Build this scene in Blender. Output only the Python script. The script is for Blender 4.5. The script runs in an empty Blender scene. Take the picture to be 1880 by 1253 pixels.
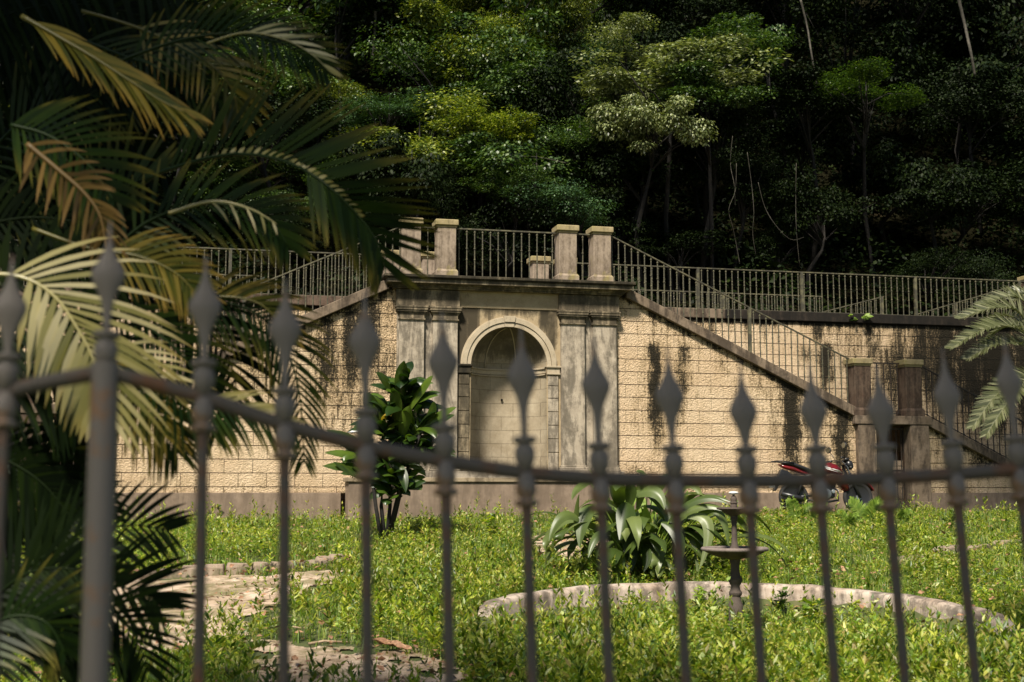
import bpy, math, random
import numpy as np
from mathutils import Vector, Matrix
R = math.radians
random.seed(4)
rng = np.random.default_rng(11)
sc = bpy.context.scene
col = sc.collection

# ------------------------------------------------------------------ camera, sky, sun
FPX, EYE = 2400.0, 1.6
PITCH = math.atan((905 - 626.5) / FPX)
cam = bpy.data.objects.new("camera", bpy.data.cameras.new("camera"))
col.objects.link(cam); sc.camera = cam
cam.location = (0, 0, EYE)
cam.rotation_euler = (R(90) + PITCH, 0, 0)
cam.data.sensor_width = 36
cam.data.lens = FPX / 1880 * 36
cam.data.clip_start = 0.05; cam.data.clip_end = 600
cam.data.dof.use_dof = True
cam.data.dof.focus_distance = 21
cam.data.dof.aperture_fstop = 3.4

SUN_EL = R(52)
sh = Vector((-0.34, -0.94, 0)).normalized()
SUNV = Vector((sh.x * math.cos(SUN_EL), sh.y * math.cos(SUN_EL), math.sin(SUN_EL)))
w = bpy.data.worlds.new("World"); sc.world = w; w.use_nodes = True
nt = w.node_tree
bg = nt.nodes['Background']
sky = nt.nodes.new('ShaderNodeTexSky'); sky.sky_type = 'NISHITA'; sky.sun_disc = False
sky.sun_elevation = SUN_EL; sky.sun_rotation = math.atan2(SUNV.x, SUNV.y)
nt.links.new(sky.outputs[0], bg.inputs[0]); bg.inputs[1].default_value = 0.05
sun = bpy.data.objects.new("sun", bpy.data.lights.new("sun", 'SUN')); col.objects.link(sun)
sun.data.energy = 5.0; sun.data.angle = R(9); sun.data.color = (1.0, 0.92, 0.79)
sun.rotation_euler = SUNV.to_track_quat('Z', 'Y').to_euler()
sc.view_settings.view_transform = 'Standard'; sc.view_settings.look = 'None'
sc.view_settings.exposure = 0.8; sc.view_settings.gamma = 1
sc.cycles.use_denoising = True
sc.cycles.max_bounces = 6; sc.cycles.transparent_max_bounces = 4
sc.cycles.diffuse_bounces = 3; sc.cycles.glossy_bounces = 2; sc.cycles.transmission_bounces = 3

# ------------------------------------------------------------------ measuring
_c, _s = math.cos(PITCH), math.sin(PITCH)
def ray(x, y):
    a = ((x - 940) / FPX, 1.0, -(y - 626.5) / FPX)
    return Vector((a[0], a[1]*_c - a[2]*_s, a[1]*_s + a[2]*_c))
def W(x, y, Y):
    r = ray(x, y); return r * (Y / r.y) + Vector((0, 0, EYE))
TH = R(13); FD = 25.0
FU = Vector((math.cos(TH), math.sin(TH), 0)); FN = Vector((-math.sin(TH), math.cos(TH), 0))
FM = Matrix.Translation((0, FD, 0)) @ Matrix.Rotation(TH, 4, 'Z')
def fac(x, y, v=0.0):
    r = ray(x, y); O = Vector((0, FD, 0)) + FN * v
    t = O.dot(FN) / r.dot(FN); P = r * t
    return (P - O).dot(FU), P.z + EYE
def F(u, v, z): return FM @ Vector((u, v, z))
def gz(X, Y):
    Yf = np.minimum(Y - 0.0 * X, 25.5)
    z = EYE - 0.42 - 0.065 * (25.0 - Yf)
    z = np.maximum(z, 0.0)
    rd = np.hypot(X-2.0, Y-11.92); z = z - .13*np.clip((2.40-rd)/.2, 0, 1)
    return z + 0.035*np.sin(X*1.3+Y*.7) * np.clip((24-Y)/6,0,1)*np.clip((Y-5)/4,0,1)
def G(x, y):
    r = ray(x, y); t = 3.0
    for _ in range(4000):
        P = r * t
        if P.z + EYE < float(gz(P.x, P.y)): break
        t += 0.01
    return Vector((P.x, P.y, float(gz(P.x, P.y))))

# ------------------------------------------------------------------ materials
def mat(name):
    m = bpy.data.materials.new(name); m.use_nodes = True
    n = m.node_tree; b = n.nodes['Principled BSDF']
    return m, n, b
def nd(n, t, **k):
    x = n.nodes.new(t)
    for a, v in k.items():
        if a in x.inputs: x.inputs[a].default_value = v
        else: setattr(x, a, v)
    return x
def ramp(n, fac_, stops):
    r = n.nodes.new('ShaderNodeValToRGB'); e = r.color_ramp.elements
    while len(e) < len(stops): e.new(0.5)
    for i, (p, c) in enumerate(stops):
        e[i].position = p; e[i].color = (*c, 1) if len(c) == 3 else c
    n.links.new(fac_, r.inputs[0]); return r
def mixc(n, f, a, b, mode='MIX'):
    x = n.nodes.new('ShaderNodeMix'); x.data_type = 'RGBA'; x.blend_type = mode
    for s, v in ((x.inputs[0], f), (x.inputs[6], a), (x.inputs[7], b)):
        if isinstance(v, (int, float)): s.default_value = v
        elif isinstance(v, tuple): s.default_value = (*v, 1)
        else: n.links.new(v, s)
    return x.outputs[2]
def mth(n, op, a, b=0.0, clamp=False):
    x = n.nodes.new('ShaderNodeMath'); x.operation = op; x.use_clamp = clamp
    for s, v in ((x.inputs[0], a), (x.inputs[1], b)):
        if isinstance(v, (int, float)): s.default_value = v
        else: n.links.new(v, s)
    return x.outputs[0]
def coords(n, scale=(1, 1, 1), kind='Object'):
    tc = n.nodes.new('ShaderNodeTexCoord'); mp = n.nodes.new('ShaderNodeMapping')
    n.links.new(tc.outputs[kind], mp.inputs[0]); mp.inputs['Scale'].default_value = scale
    return mp.outputs[0]
def noise(n, vec, scale, detail=6, rough=.6, dist=0):
    x = nd(n, 'ShaderNodeTexNoise', Scale=scale, Detail=detail, Roughness=rough, Distortion=dist)
    n.links.new(vec, x.inputs['Vector']); return x.outputs['Fac']
def bump(n, b, h, strength, dist, prev=None):
    x = nd(n, 'ShaderNodeBump', Strength=strength, Distance=dist); n.links.new(h, x.inputs['Height'])
    if prev: n.links.new(prev, x.inputs['Normal'])
    n.links.new(x.outputs[0], b.inputs['Normal']); return x.outputs[0]

def stone(name, base, light, dark, streak=.5, rough=.9, joints=None, moss=None, grain=1.0, attr=False, thr=.56):
    """weathered stone or render: mottling, vertical mould streaks, optional block joints"""
    m, n, b = mat(name); b.inputs['Roughness'].default_value = rough
    b.inputs['Specular IOR Level'].default_value = .2
    v = coords(n)
    a = noise(n, v, 3.1, 8, .68); c1 = ramp(n, a, [(.3, base), (.68, light)]).outputs[0]
    f = noise(n, v, 34*grain, 6, .7); c1 = mixc(n, mth(n, 'MULTIPLY', f, .55), c1, tuple(x*.6 for x in base))
    vs = coords(n, (2.3, 2.3, .42)); s = noise(n, vs, 1.7, 9, .72, .5)
    s2 = noise(n, v, 9, 8, .75)
    k = mth(n, 'ADD', mth(n, 'MULTIPLY', s, .72), mth(n, 'MULTIPLY', s2, .28))
    if attr:
        at = n.nodes.new('ShaderNodeAttribute'); at.attribute_name = 'stain'
        k = mth(n, 'ADD', mth(n, 'MULTIPLY', k, .9), mth(n, 'MULTIPLY', at.outputs['Fac'], .42))
    st = ramp(n, k, [(thr-.06, (0, 0, 0)), (thr+.03, (.75, .75, .75)), (thr+.16, (1, 1, 1))]).outputs[0]
    st = mth(n, 'MULTIPLY', st, streak)
    c1 = mixc(n, st, c1, dark)
    if moss:
        ms = ramp(n, noise(n, coords(n, (1, 1, .8)), 2.3, 7, .7), [(.52, (0, 0, 0)), (.66, (1, 1, 1))]).outputs[0]
        c1 = mixc(n, mth(n, 'MULTIPLY', ms, .6), c1, moss)
    h = mth(n, 'ADD', mth(n, 'MULTIPLY', f, .5), mth(n, 'MULTIPLY', a, .8))
    bp = bump(n, b, h, .55, .012)
    if joints:
        bw, bh, off, msz = joints
        tc = n.nodes.new('ShaderNodeTexCoord'); sp = n.nodes.new('ShaderNodeSeparateXYZ'); cb = n.nodes.new('ShaderNodeCombineXYZ')
        n.links.new(tc.outputs['Object'], sp.inputs[0]); n.links.new(sp.outputs[0], cb.inputs[0])
        zz = mth(n, 'ADD', sp.outputs[2], off); n.links.new(zz, cb.inputs[1])
        br = n.nodes.new('ShaderNodeTexBrick'); n.links.new(cb.outputs[0], br.inputs['Vector'])
        br.inputs['Scale'].default_value = 1; br.inputs['Brick Width'].default_value = bw; br.inputs['Row Height'].default_value = bh
        br.inputs['Mortar Size'].default_value = msz; br.inputs['Mortar Smooth'].default_value = .15
        c1 = mixc(n, mth(n, 'MULTIPLY', br.outputs['Fac'], .55), c1, tuple(x*.45 for x in base))
        bump(n, b, mth(n, 'SUBTRACT', 1, br.outputs['Fac']), .8, .008, bp)
    n.links.new(c1, b.inputs['Base Color']); return m

def block_mat(name, vert):
    """rough faced yellow concrete blocks in courses, black mould where the stain attribute is high"""
    m, n, b = mat(name); b.inputs['Roughness'].default_value = .92; b.inputs['Specular IOR Level'].default_value = .15
    v = coords(n)
    tc = n.nodes.new('ShaderNodeTexCoord'); sp = n.nodes.new('ShaderNodeSeparateXYZ')
    n.links.new(tc.outputs['Object'], sp.inputs[0])
    def brick(bw, msz, wob):
        cb = n.nodes.new('ShaderNodeCombineXYZ')
        wv = mth(n, 'MULTIPLY', mth(n, 'SUBTRACT', noise(n, v, 5, 3), .5), wob)
        n.links.new(mth(n, 'ADD', sp.outputs[0], wv), cb.inputs[0])
        n.links.new(mth(n, 'ADD', mth(n, 'ADD', sp.outputs[2], .048), wv), cb.inputs[1])
        br = n.nodes.new('ShaderNodeTexBrick'); n.links.new(cb.outputs[0], br.inputs['Vector'])
        br.inputs['Scale'].default_value = 1; br.inputs['Brick Width'].default_value = bw; br.inputs['Row Height'].default_value = .2505
        br.inputs['Mortar Size'].default_value = msz; br.inputs['Mortar Smooth'].default_value = .3
        br.inputs['Color1'].default_value = (0, 0, 0, 1); br.inputs['Color2'].default_value = (1, 1, 1, 1)
        return br
    br = brick(.51, .0065, .012); course = brick(400, .008, .012)
    line = mth(n, 'MAXIMUM', mth(n, 'MULTIPLY', br.outputs['Fac'], vert), course.outputs['Fac'])
    base = ramp(n, noise(n, v, 1.1, 6, .6), [(.3, (.62, .455, .285)), (.7, (.80, .63, .43))]).outputs[0]
    base = mixc(n, mth(n, 'MULTIPLY', br.outputs['Color'], .22), base, (.60, .41, .25))
    fine = noise(n, v, 60, 5, .72)
    base = mixc(n, ramp(n, fine, [(.36, (.8, .8, .8)), (.47, (0, 0, 0))]).outputs[0], base, (.24, .15, .06))
    at = n.nodes.new('ShaderNodeAttribute'); at.attribute_name = 'stain'
    s = noise(n, coords(n, (6, 6, .8)), 1.6, 9, .78, .6); s2 = noise(n, v, 27, 9, .9); s3 = noise(n, v, .9, 4, .6)
    k = mth(n, 'ADD', mth(n, 'ADD', mth(n, 'MULTIPLY', mth(n, 'SUBTRACT', s, .5), 1.9), mth(n, 'MULTIPLY', mth(n, 'SUBTRACT', s2, .5), 2.6)), mth(n, 'MULTIPLY', at.outputs['Fac'], .85))
    k = mth(n, 'ADD', k, mth(n, 'ADD', mth(n, 'MULTIPLY', line, .16), mth(n, 'MULTIPLY', mth(n, 'SUBTRACT', s3, .5), .5)))
    st = ramp(n, k, [(.42, (0, 0, 0)), (.52, (.6, .6, .6)), (.70, (.97, .97, .97))]).outputs[0]
    dirt = ramp(n, k, [(.14, (0, 0, 0)), (.45, (.6, .6, .6))]).outputs[0]
    c = mixc(n, dirt, base, (.26, .18, .075))
    c = mixc(n, mth(n, 'MULTIPLY', line, .92), c, (.065, .04, .02))
    c = mixc(n, st, c, (.014, .013, .009))
    n.links.new(c, b.inputs['Base Color'])
    vo = nd(n, 'ShaderNodeTexVoronoi', Scale=38.0); vo.feature = 'SMOOTH_F1'
    dv = n.nodes.new('ShaderNodeVectorMath'); dv.operation = 'ADD'
    nz = nd(n, 'ShaderNodeTexNoise', Scale=9.0, Detail=3.0); n.links.new(v, nz.inputs['Vector'])
    sv = n.nodes.new('ShaderNodeVectorMath'); sv.operation = 'SCALE'; sv.inputs[3].default_value = .12
    n.links.new(nz.outputs['Color'], sv.inputs[0]); n.links.new(v, dv.inputs[0]); n.links.new(sv.outputs[0], dv.inputs[1])
    n.links.new(dv.outputs[0], vo.inputs['Vector'])
    h = mth(n, 'ADD', mth(n, 'MULTIPLY', vo.outputs['Distance'], -.9), mth(n, 'MULTIPLY', noise(n, v, 44, 5, .75), 1.1))
    bp = bump(n, b, h, 1.0, .036)
    bump(n, b, mth(n, 'SUBTRACT', 1, line), 1.0, .02, bp)
    return m

def leafmat(name, stops, rough=.4, trans=.35, spec=.5, tcol=None, tips=None, patch=.35):
    m, n, b = mat(name)
    g = n.nodes.new('ShaderNodeNewGeometry')
    c = ramp(n, g.outputs['Random Per Island'], stops).outputs[0]
    f = noise(n, coords(n), 1.7, 3, .6)
    c = mixc(n, ramp(n, f, [(.35, (0, 0, 0)), (.65, (patch, patch, patch))]).outputs[0], c, tuple(x*.55 for x in stops[0][1]))
    if tips:
        at = n.nodes.new('ShaderNodeAttribute'); at.attribute_name = 'stain'
        c = mixc(n, at.outputs['Fac'], c, tips)
    n.links.new(c, b.inputs['Base Color'])
    b.inputs['Roughness'].default_value = rough; b.inputs['Specular IOR Level'].default_value = spec
    if trans > 0:
        t = n.nodes.new('ShaderNodeBsdfTranslucent'); mx = n.nodes.new('ShaderNodeMixShader')
        tc = mixc(n, 1.0, c, tcol or (1.5, 1.6, .5), 'MULTIPLY'); n.links.new(tc, t.inputs[0])
        mx.inputs[0].default_value = trans
        n.links.new(b.outputs[0], mx.inputs[1]); n.links.new(t.outputs[0], mx.inputs[2])
        n.links.new(mx.outputs[0], n.nodes['Material Output'].inputs[0])
    return m
def simple(name, c, rough=.5, metal=0, c2=None, scale=20, coat=0, bmp=0, thr=(.45, .62), spec=.5):
    m, n, b = mat(name); b.inputs['Roughness'].default_value = rough; b.inputs['Metallic'].default_value = metal
    b.inputs['Coat Weight'].default_value = coat; b.inputs['Specular IOR Level'].default_value = spec
    b.inputs['Base Color'].default_value = (*c, 1)
    f = noise(n, coords(n), scale, 6, .65)
    if c2: n.links.new(ramp(n, f, [(thr[0], c), (thr[1], c2)]).outputs[0], b.inputs['Base Color'])
    if bmp: bump(n, b, f, .6, bmp)
    return m

M = dict(
 block=block_mat('yellow_block', .35), block_left=block_mat('yellow_block_jointed', .8),
 grey=stone('grey_stone', (.30, .25, .185), (.53, .455, .35), (.055, .047, .035), .85, thr=.515),
 grey_stain=stone('stained_stone', (.30, .225, .13), (.48, .385, .245), (.03, .025, .016), .93, attr=True, thr=.56),
 ashlar=stone('ashlar_stone', (.25, .20, .13), (.44, .375, .27), (.05, .042, .028), .8, joints=(.46, .262, .07, .005), attr=True, thr=.565),
 arch=stone('arch_stone', (.38, .31, .21), (.52, .44, .32), (.08, .065, .04), .7, thr=.60),
 cornice=stone('cornice_stone', (.15, .115, .07), (.40, .325, .215), (.02, .018, .012), .92, thr=.49),
 cornice_top=stone('cornice_lip', (.05, .04, .025), (.16, .13, .08), (.012, .011, .008), .9, thr=.46),
 pier=stone('pink_concrete', (.22, .17, .12), (.43, .345, .265), (.06, .043, .03), .8, moss=(.26, .22, .06), thr=.54),
 piercap=stone('mossy_concrete', (.24, .19, .09), (.40, .325, .19), (.07, .06, .03), .7, moss=(.24, .22, .05), thr=.58),
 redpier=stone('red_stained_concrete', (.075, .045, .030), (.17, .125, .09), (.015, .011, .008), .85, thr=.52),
 plinth=stone('brown_render', (.19, .14, .10), (.31, .235, .175), (.07, .052, .038), .5, grain=1.6, thr=.52),
 coping=stone('coping_concrete', (.13, .095, .062), (.26, .20, .145), (.022, .017, .013), .9, thr=.52),
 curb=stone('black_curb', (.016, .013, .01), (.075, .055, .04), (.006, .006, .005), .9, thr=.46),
 paver=stone('kerb_stone', (.22, .165, .12), (.42, .33, .25), (.06, .05, .035), .6, moss=(.08, .09, .02), thr=.56),
 rimstone=stone('basin_render', (.25, .175, .125), (.66, .57, .48), (.045, .037, .028), .92, thr=.525, grain=.6),
 iron_green=simple('weathered_green_iron', (.042, .038, .024), .6, .0, (.115, .105, .055), 9, bmp=.002),
 iron_black=simple('dark_iron', (.018, .015, .012), .6, .2, (.06, .035, .02), 12, bmp=.002),
 fence=simple('grey_painted_iron', (.225, .185, .145), .55, .0, (.30, .16, .075), 16, bmp=.0012, thr=(.56, .68)),
 fence_rust=simple('rusty_iron', (.125, .10, .075), .7, .0, (.20, .085, .033), 13, bmp=.0015, thr=(.50, .66)),
 fountain=stone('fountain_iron', (.06, .05, .042), (.15, .115, .095), (.02, .016, .013), .8, thr=.55, grain=2),
 fountain_rim=stone('fountain_rim', (.16, .125, .11), (.30, .25, .22), (.05, .04, .035), .7, thr=.58, grain=2),
 bark=simple('bark', (.022, .017, .012), .9, 0, (.06, .05, .035), 7, bmp=.03),
 bark_pale=simple('pale_bark', (.03, .026, .018), .85, 0, (.085, .075, .055), 6, bmp=.01),
 bark_dark=simple('dark_bark', (.006, .005, .004), .9, 0, (.018, .014, .010), 7, bmp=.03),
 red=simple('red_paint', (.15, .003, .005), .28, 0, (.07, .004, .004), 6, coat=.5),
 black=simple('black_plastic', (.012, .012, .013), .35), rubber=simple('rubber', (.010, .010, .010), .8),
 metal=simple('engine_alloy', (.30, .33, .33), .38, .7), silver=simple('silver_panel', (.22, .23, .21), .4, .2), chrome=simple('chrome', (.7, .7, .7), .12, 1),
 white=simple('white_paint', (.72, .72, .70), .4), dead=simple('dry_leaf', (.20, .10, .05), .7, 0, (.36, .2, .11), 25),
 twig=simple('dry_twig', (.22, .15, .09), .9, 0, (.36, .27, .18), 20),
 tank_glass=simple('mirror_glass', (.25, .27, .26), .08, 1),
)
G1 = lambda *c: list(zip(np.linspace(0, 1, len(c)), c))
L = dict(
 grass=leafmat('weed_leaves', G1((.035, .09, .006), (.15, .25, .014), (.34, .43, .032), (.60, .61, .11), (.38, .28, .10)), .42, .42, .5, patch=.7),
 blade=leafmat('grass_blades', G1((.05, .12, .012), (.13, .24, .02), (.26, .36, .05), (.45, .42, .14)), .45, .35, .4, patch=.5),
 grass2=leafmat('pale_weeds', G1((.16, .30, .05), (.34, .46, .10), (.66, .66, .34)), .4, .4, .6),
 dark=leafmat('deep_shade_foliage', G1((.003, .0065, .0013), (.0065, .014, .0026), (.018, .028, .005)), .55, .05, .10),  # forest shade put into a near-black leaf colour
 mid=leafmat('mid_green_foliage', G1((.008, .022, .004), (.034, .075, .012), (.12, .18, .035)), .42, .22, .35),
 yellow=leafmat('yellow_green_foliage', G1((.015, .035, .005), (.10, .145, .014), (.33, .36, .05)), .42, .28, .4),
 blue=leafmat('blue_green_foliage', G1((.012, .034, .012), (.040, .088, .032), (.10, .18, .065)), .45, .2, .35),
 silver=leafmat('silvery_foliage', G1((.03, .045, .012), (.16, .20, .065), (.36, .38, .18)), .42, .22, .5),
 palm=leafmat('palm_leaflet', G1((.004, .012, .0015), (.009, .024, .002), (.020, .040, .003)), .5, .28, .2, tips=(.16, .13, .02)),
 palm_dark=leafmat('shaded_palm_leaflet', G1((.0015, .0045, .0006), (.004, .010, .001), (.010, .020, .0015)), .6, .1, .08),  # darker copy of the palm green, shade put into the colour
 palm_lit=leafmat('sunlit_palm_leaflet', G1((.14, .14, .035), (.34, .30, .11), (.60, .52, .30)), .33, .22, .8, tips=(.26, .18, .03)),  # pale copy of the palm leaflet, sunlight put into the colour
 palm_yellow=leafmat('yellow_palm_leaflet', G1((.03, .045, .004), (.09, .085, .008), (.26, .19, .03)), .4, .3, .5, tips=(.34, .2, .04)),
 palm_brown=leafmat('brown_palm_leaflet', G1((.035, .022, .004), (.085, .050, .008), (.20, .12, .03)), .5, .2, .4, tips=(.25, .15, .06)),
 cordy=leafmat('cordyline_leaf', G1((.010, .026, .004), (.026, .056, .008), (.085, .14, .014)), .32, .28, .45, tips=(.12, .16, .02)),
 cordy_pale=leafmat('yellowing_leaf', G1((.16, .16, .03), (.34, .22, .03), (.42, .30, .05)), .4, .3, .5),
 lily=leafmat('broad_arching_leaf', G1((.040, .068, .012), (.085, .125, .026), (.19, .23, .075)), .38, .3, .5, tips=(.10, .14, .03)),
 cycad=leafmat('cycad_leaflet', G1((.03, .036, .010), (.08, .09, .03), (.22, .22, .12)), .4, .1, .5),
 fern=leafmat('fern_leaflet', G1((.10, .18, .02), (.26, .36, .06)), .5, .35, .3),
)

# ------------------------------------------------------------------ mesh helpers
class MB:
    def __init__(s): s.v = []; s.f = []
    def add(s, vs, fs):
        o = len(s.v); s.v += [tuple(x) for x in vs]; s.f += [tuple(i + o for i in q) for q in fs]; return s
    def box(s, x0, x1, y0, y1, z0, z1, bev=0.0):
        if bev <= 0:
            vs = [(x, y, z) for z in (z0, z1) for y in (y0, y1) for x in (x0, x1)]
            return s.add(vs, [(0, 2, 3, 1), (4, 5, 7, 6), (0, 1, 5, 4), (2, 6, 7, 3), (0, 4, 6, 2), (1, 3, 7, 5)])
        b = bev
        def ring(i, z): # chamfered octagon
            a, c, d, e = x0+i, x1-i, y0+i, y1-i
            return [(a+b, d, z), (c-b, d, z), (c, d+b, z), (c, e-b, z), (c-b, e, z), (a+b, e, z), (a, e-b, z), (a, d+b, z)]
        vs = ring(b, z0) + ring(0, z0+b) + ring(0, z1-b) + ring(b, z1)
        fs = [tuple(range(7, -1, -1)), tuple(range(24, 32))]
        for k in range(3):
            for j in range(8): fs.append((k*8+j, k*8+(j+1) % 8, k*8+8+(j+1) % 8, k*8+8+j))
        return s.add(vs, fs)
    def lathe(s, prof, n=12, c=(0, 0, 0), flat=1.0, ax=None):
        vs = []; fs = []
        for r, z in prof:
            for k in range(n):
                a = 2*math.pi*k/n; vs.append((r*math.cos(a), r*math.sin(a)*flat, z))
        for i in range(len(prof)-1):
            for k in range(n):
                fs.append((i*n+k, i*n+(k+1) % n, (i+1)*n+(k+1) % n, (i+1)*n+k))
        fs.append(tuple(range(n-1, -1, -1))); fs.append(tuple(range((len(prof)-1)*n, len(prof)*n)))
        q = Vector(ax).to_track_quat('Z', 'Y').to_matrix() if ax else Matrix.Identity(3)
        return s.add([q @ Vector(v) + Vector(c) for v in vs], fs)
    def tube(s, pts, rad, n=6):
        pts = [Vector(p) for p in pts]; rs = rad if isinstance(rad, (list, tuple)) else [rad]*len(pts)
        vs = []; up = Vector((0, 0, 1))
        for i, p in enumerate(pts):
            t = (pts[min(i+1, len(pts)-1)] - pts[max(i-1, 0)]).normalized()
            a = t.cross(up); a = (a if a.length > .05 else t.cross(Vector((1, 0, 0)))).normalized(); b = t.cross(a)
            for k in range(n):
                an = 2*math.pi*k/n; vs.append(p + (a*math.cos(an) + b*math.sin(an))*rs[i])
        fs = [(i*n+k, i*n+(k+1) % n, (i+1)*n+(k+1) % n, (i+1)*n+k) for i in range(len(pts)-1) for k in range(n)]
        fs += [tuple(range(n-1, -1, -1)), tuple(range((len(pts)-1)*n, len(pts)*n))]
        return s.add(vs, fs)
    def prism(s, poly, y0, y1):
        """polygon in x,z extruded along y"""
        n = len(poly); vs = [(x, y0, z) for x, z in poly] + [(x, y1, z) for x, z in poly]
        return s.add(vs, [tuple(range(n)), tuple(range(2*n-1, n-1, -1))] + [(i, i+n, (i+1) % n + n, (i+1) % n) for i in range(n)])
    def build(s, name, m, parent=None, smooth=False, bevel=0):
        me = bpy.data.meshes.new(name); me.from_pydata(s.v, [], s.f); me.update()
        o = bpy.data.objects.new(name, me); me.materials.append(m)
        if smooth: me.polygons.foreach_set('use_smooth', [True]*len(me.polygons))
        if smooth == 'auto':
            me.polygons.foreach_set('use_smooth', [True]*len(me.polygons)); me.set_sharp_from_angle(angle=R(35))
        if bevel:
            md = o.modifiers.new('bevel', 'BEVEL'); md.width = bevel; md.segments = 2; md.limit_method = 'ANGLE'
        col.objects.link(o); o.parent = parent; return o
def arr(v, f, name, m, parent=None, attr=None, smooth=False):
    """fast mesh from numpy: v (n,3), f (k,3|4)"""
    v = np.asarray(v, dtype=np.float32); f = np.asarray(f, dtype=np.int32); k = f.shape[1]
    me = bpy.data.meshes.new(name); me.vertices.add(len(v)); me.vertices.foreach_set('co', v.ravel())
    me.loops.add(f.size); me.loops.foreach_set('vertex_index', f.ravel())
    me.polygons.add(len(f)); me.polygons.foreach_set('loop_start', np.arange(0, f.size, k, dtype=np.int32))
    if attr is not None:
        a = me.attributes.new('stain', 'FLOAT', 'POINT'); a.data.foreach_set('value', np.asarray(attr, dtype=np.float32).ravel())
    me.update(calc_edges=True); me.validate()
    if smooth: me.polygons.foreach_set('use_smooth', [True]*len(me.polygons))
    me.materials.append(m)
    o = bpy.data.objects.new(name, me); col.objects.link(o); o.parent = parent; return o
def tag(o, label=None, cat=None, group=None, kind=None):
    if label: o['label'] = label
    if cat: o['category'] = cat
    if group: o['group'] = group
    if kind: o['kind'] = kind
    return o
def thing(name, label, cat, M4=None, group=None):
    o = bpy.data.objects.new(name, None); col.objects.link(o); o.empty_display_size = .1
    if M4 is not None: o.matrix_world = M4
    return tag(o, label, cat, group)
def FT(u, v, z): return FM @ Matrix.Translation((u, v, z))
def copy_tree(o, parent=None):
    c = o.copy(); col.objects.link(c); c.parent = parent
    for ch in list(o.children): copy_tree(ch, c)
    return c
def leafcloud(P, D, Wd, up, fold=.15):
    """n leaves as two folded triangles each: P base, D vector to tip, Wd half width, up approx normal"""
    S = np.cross(D, up); S /= np.maximum(np.linalg.norm(S, axis=1, keepdims=True), 1e-6)
    Nn = np.cross(S, D); Nn /= np.maximum(np.linalg.norm(Nn, axis=1, keepdims=True), 1e-6)
    Wd = Wd.reshape(-1, 1); mid = P + D*.42 + Nn*Wd*fold
    v = np.stack([P, mid + S*Wd, P + D, mid - S*Wd], 1).reshape(-1, 3)
    b = np.arange(len(P))[:, None]*4
    f = np.concatenate([b + [0, 1, 2], b + [0, 2, 3]], 1).reshape(-1, 3)
    return v, f
def unit(a): return a / np.maximum(np.linalg.norm(a, axis=-1, keepdims=True), 1e-9)
def rnd(n): return unit(rng.normal(size=(n, 3)))

# ------------------------------------------------------------------ ground and hillside
def gridmesh(xs, ys, zf, name, m):
    X, Y = np.meshgrid(xs, ys); Z = zf(X, Y); nx, ny = len(xs), len(ys)
    v = np.stack([X, Y, Z], -1).reshape(-1, 3)
    i = (np.arange(ny-1)[:, None]*nx + np.arange(nx-1)[None]).ravel()
    return arr(v, np.stack([i, i+1, i+nx+1, i+nx], 1), name, m, smooth=True)
m, n, b = mat('garden_soil'); b.inputs['Roughness'].default_value = .95
v = coords(n); c = ramp(n, noise(n, v, 1.4, 8, .7), [(.35, (.030, .040, .010)), (.55, (.07, .085, .02)), (.7, (.15, .11, .06))]).outputs[0]
n.links.new(c, b.inputs['Base Color']); bump(n, b, noise(n, v, 14, 6, .7), .8, .04); M['soil'] = m
m, n, b = mat('pale_dirt_path'); b.inputs['Roughness'].default_value = .95
v = coords(n); c = ramp(n, noise(n, v, 2.6, 9, .72), [(.36, (.16, .105, .06)), (.47, (.40, .295, .20)), (.62, (.60, .47, .35))]).outputs[0]
ms = ramp(n, noise(n, v, 1.5, 9, .75), [(.49, (0, 0, 0)), (.58, (1, 1, 1))]).outputs[0]
c = mixc(n, mth(n, 'MULTIPLY', ms, .75), c, (.12, .11, .03))
n.links.new(c, b.inputs['Base Color']); bump(n, b, noise(n, v, 7, 9, .75), .9, .05); M['path'] = m
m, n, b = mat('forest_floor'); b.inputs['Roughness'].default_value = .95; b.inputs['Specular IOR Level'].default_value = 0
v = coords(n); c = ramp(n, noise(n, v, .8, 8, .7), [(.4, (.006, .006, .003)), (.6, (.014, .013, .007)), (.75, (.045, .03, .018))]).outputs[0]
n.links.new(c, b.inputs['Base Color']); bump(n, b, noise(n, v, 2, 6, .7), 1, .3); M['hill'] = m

tag(gridmesh(np.r_[np.linspace(-90, -14, 20), np.linspace(-13, 16, 117), np.linspace(17, 90, 20)],
             np.r_[np.linspace(-60, 4, 20), np.linspace(4.25, 31, 108), np.linspace(32, 150, 20)], gz, 'ground', M['soil']), kind='structure')
def hz(X, Y):
    d = (Y - FD)*FN.y + X*FN.x            # distance behind the facade
    h = 5.62 + np.clip(d - 8.2, 0, None)*.78 + .8*np.sin(X*.31+Y*.2) * np.clip((d-8)/8, 0, 1)
    shade_spur = 26*np.clip((X - 21 - .12*(Y-30))/16, 0, 1)**1.0 * np.clip((Y-34)/8, 0, 1)  # unseen rise right of the view, added to block light
    h = h + shade_spur
    return np.where(d > 6.8, np.minimum(h, 52), 5.0)
xs = np.linspace(-60, 60, 161); ds = np.linspace(7.0, 80, 100)
Uu, Dd = np.meshgrid(xs, ds); X = Uu*FU.x + Dd*FN.x; Y = FD + Uu*FU.y + Dd*FN.y
Z = hz(X, Y); Z[0] = 1.0
i = (np.arange(99)[:, None]*161 + np.arange(160)[None]).ravel()
tag(arr(np.stack([X, Y, Z], -1).reshape(-1, 3), np.stack([i, i+1, i+162, i+161], 1), 'hillside', M['hill'], smooth=True), kind='structure')

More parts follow.
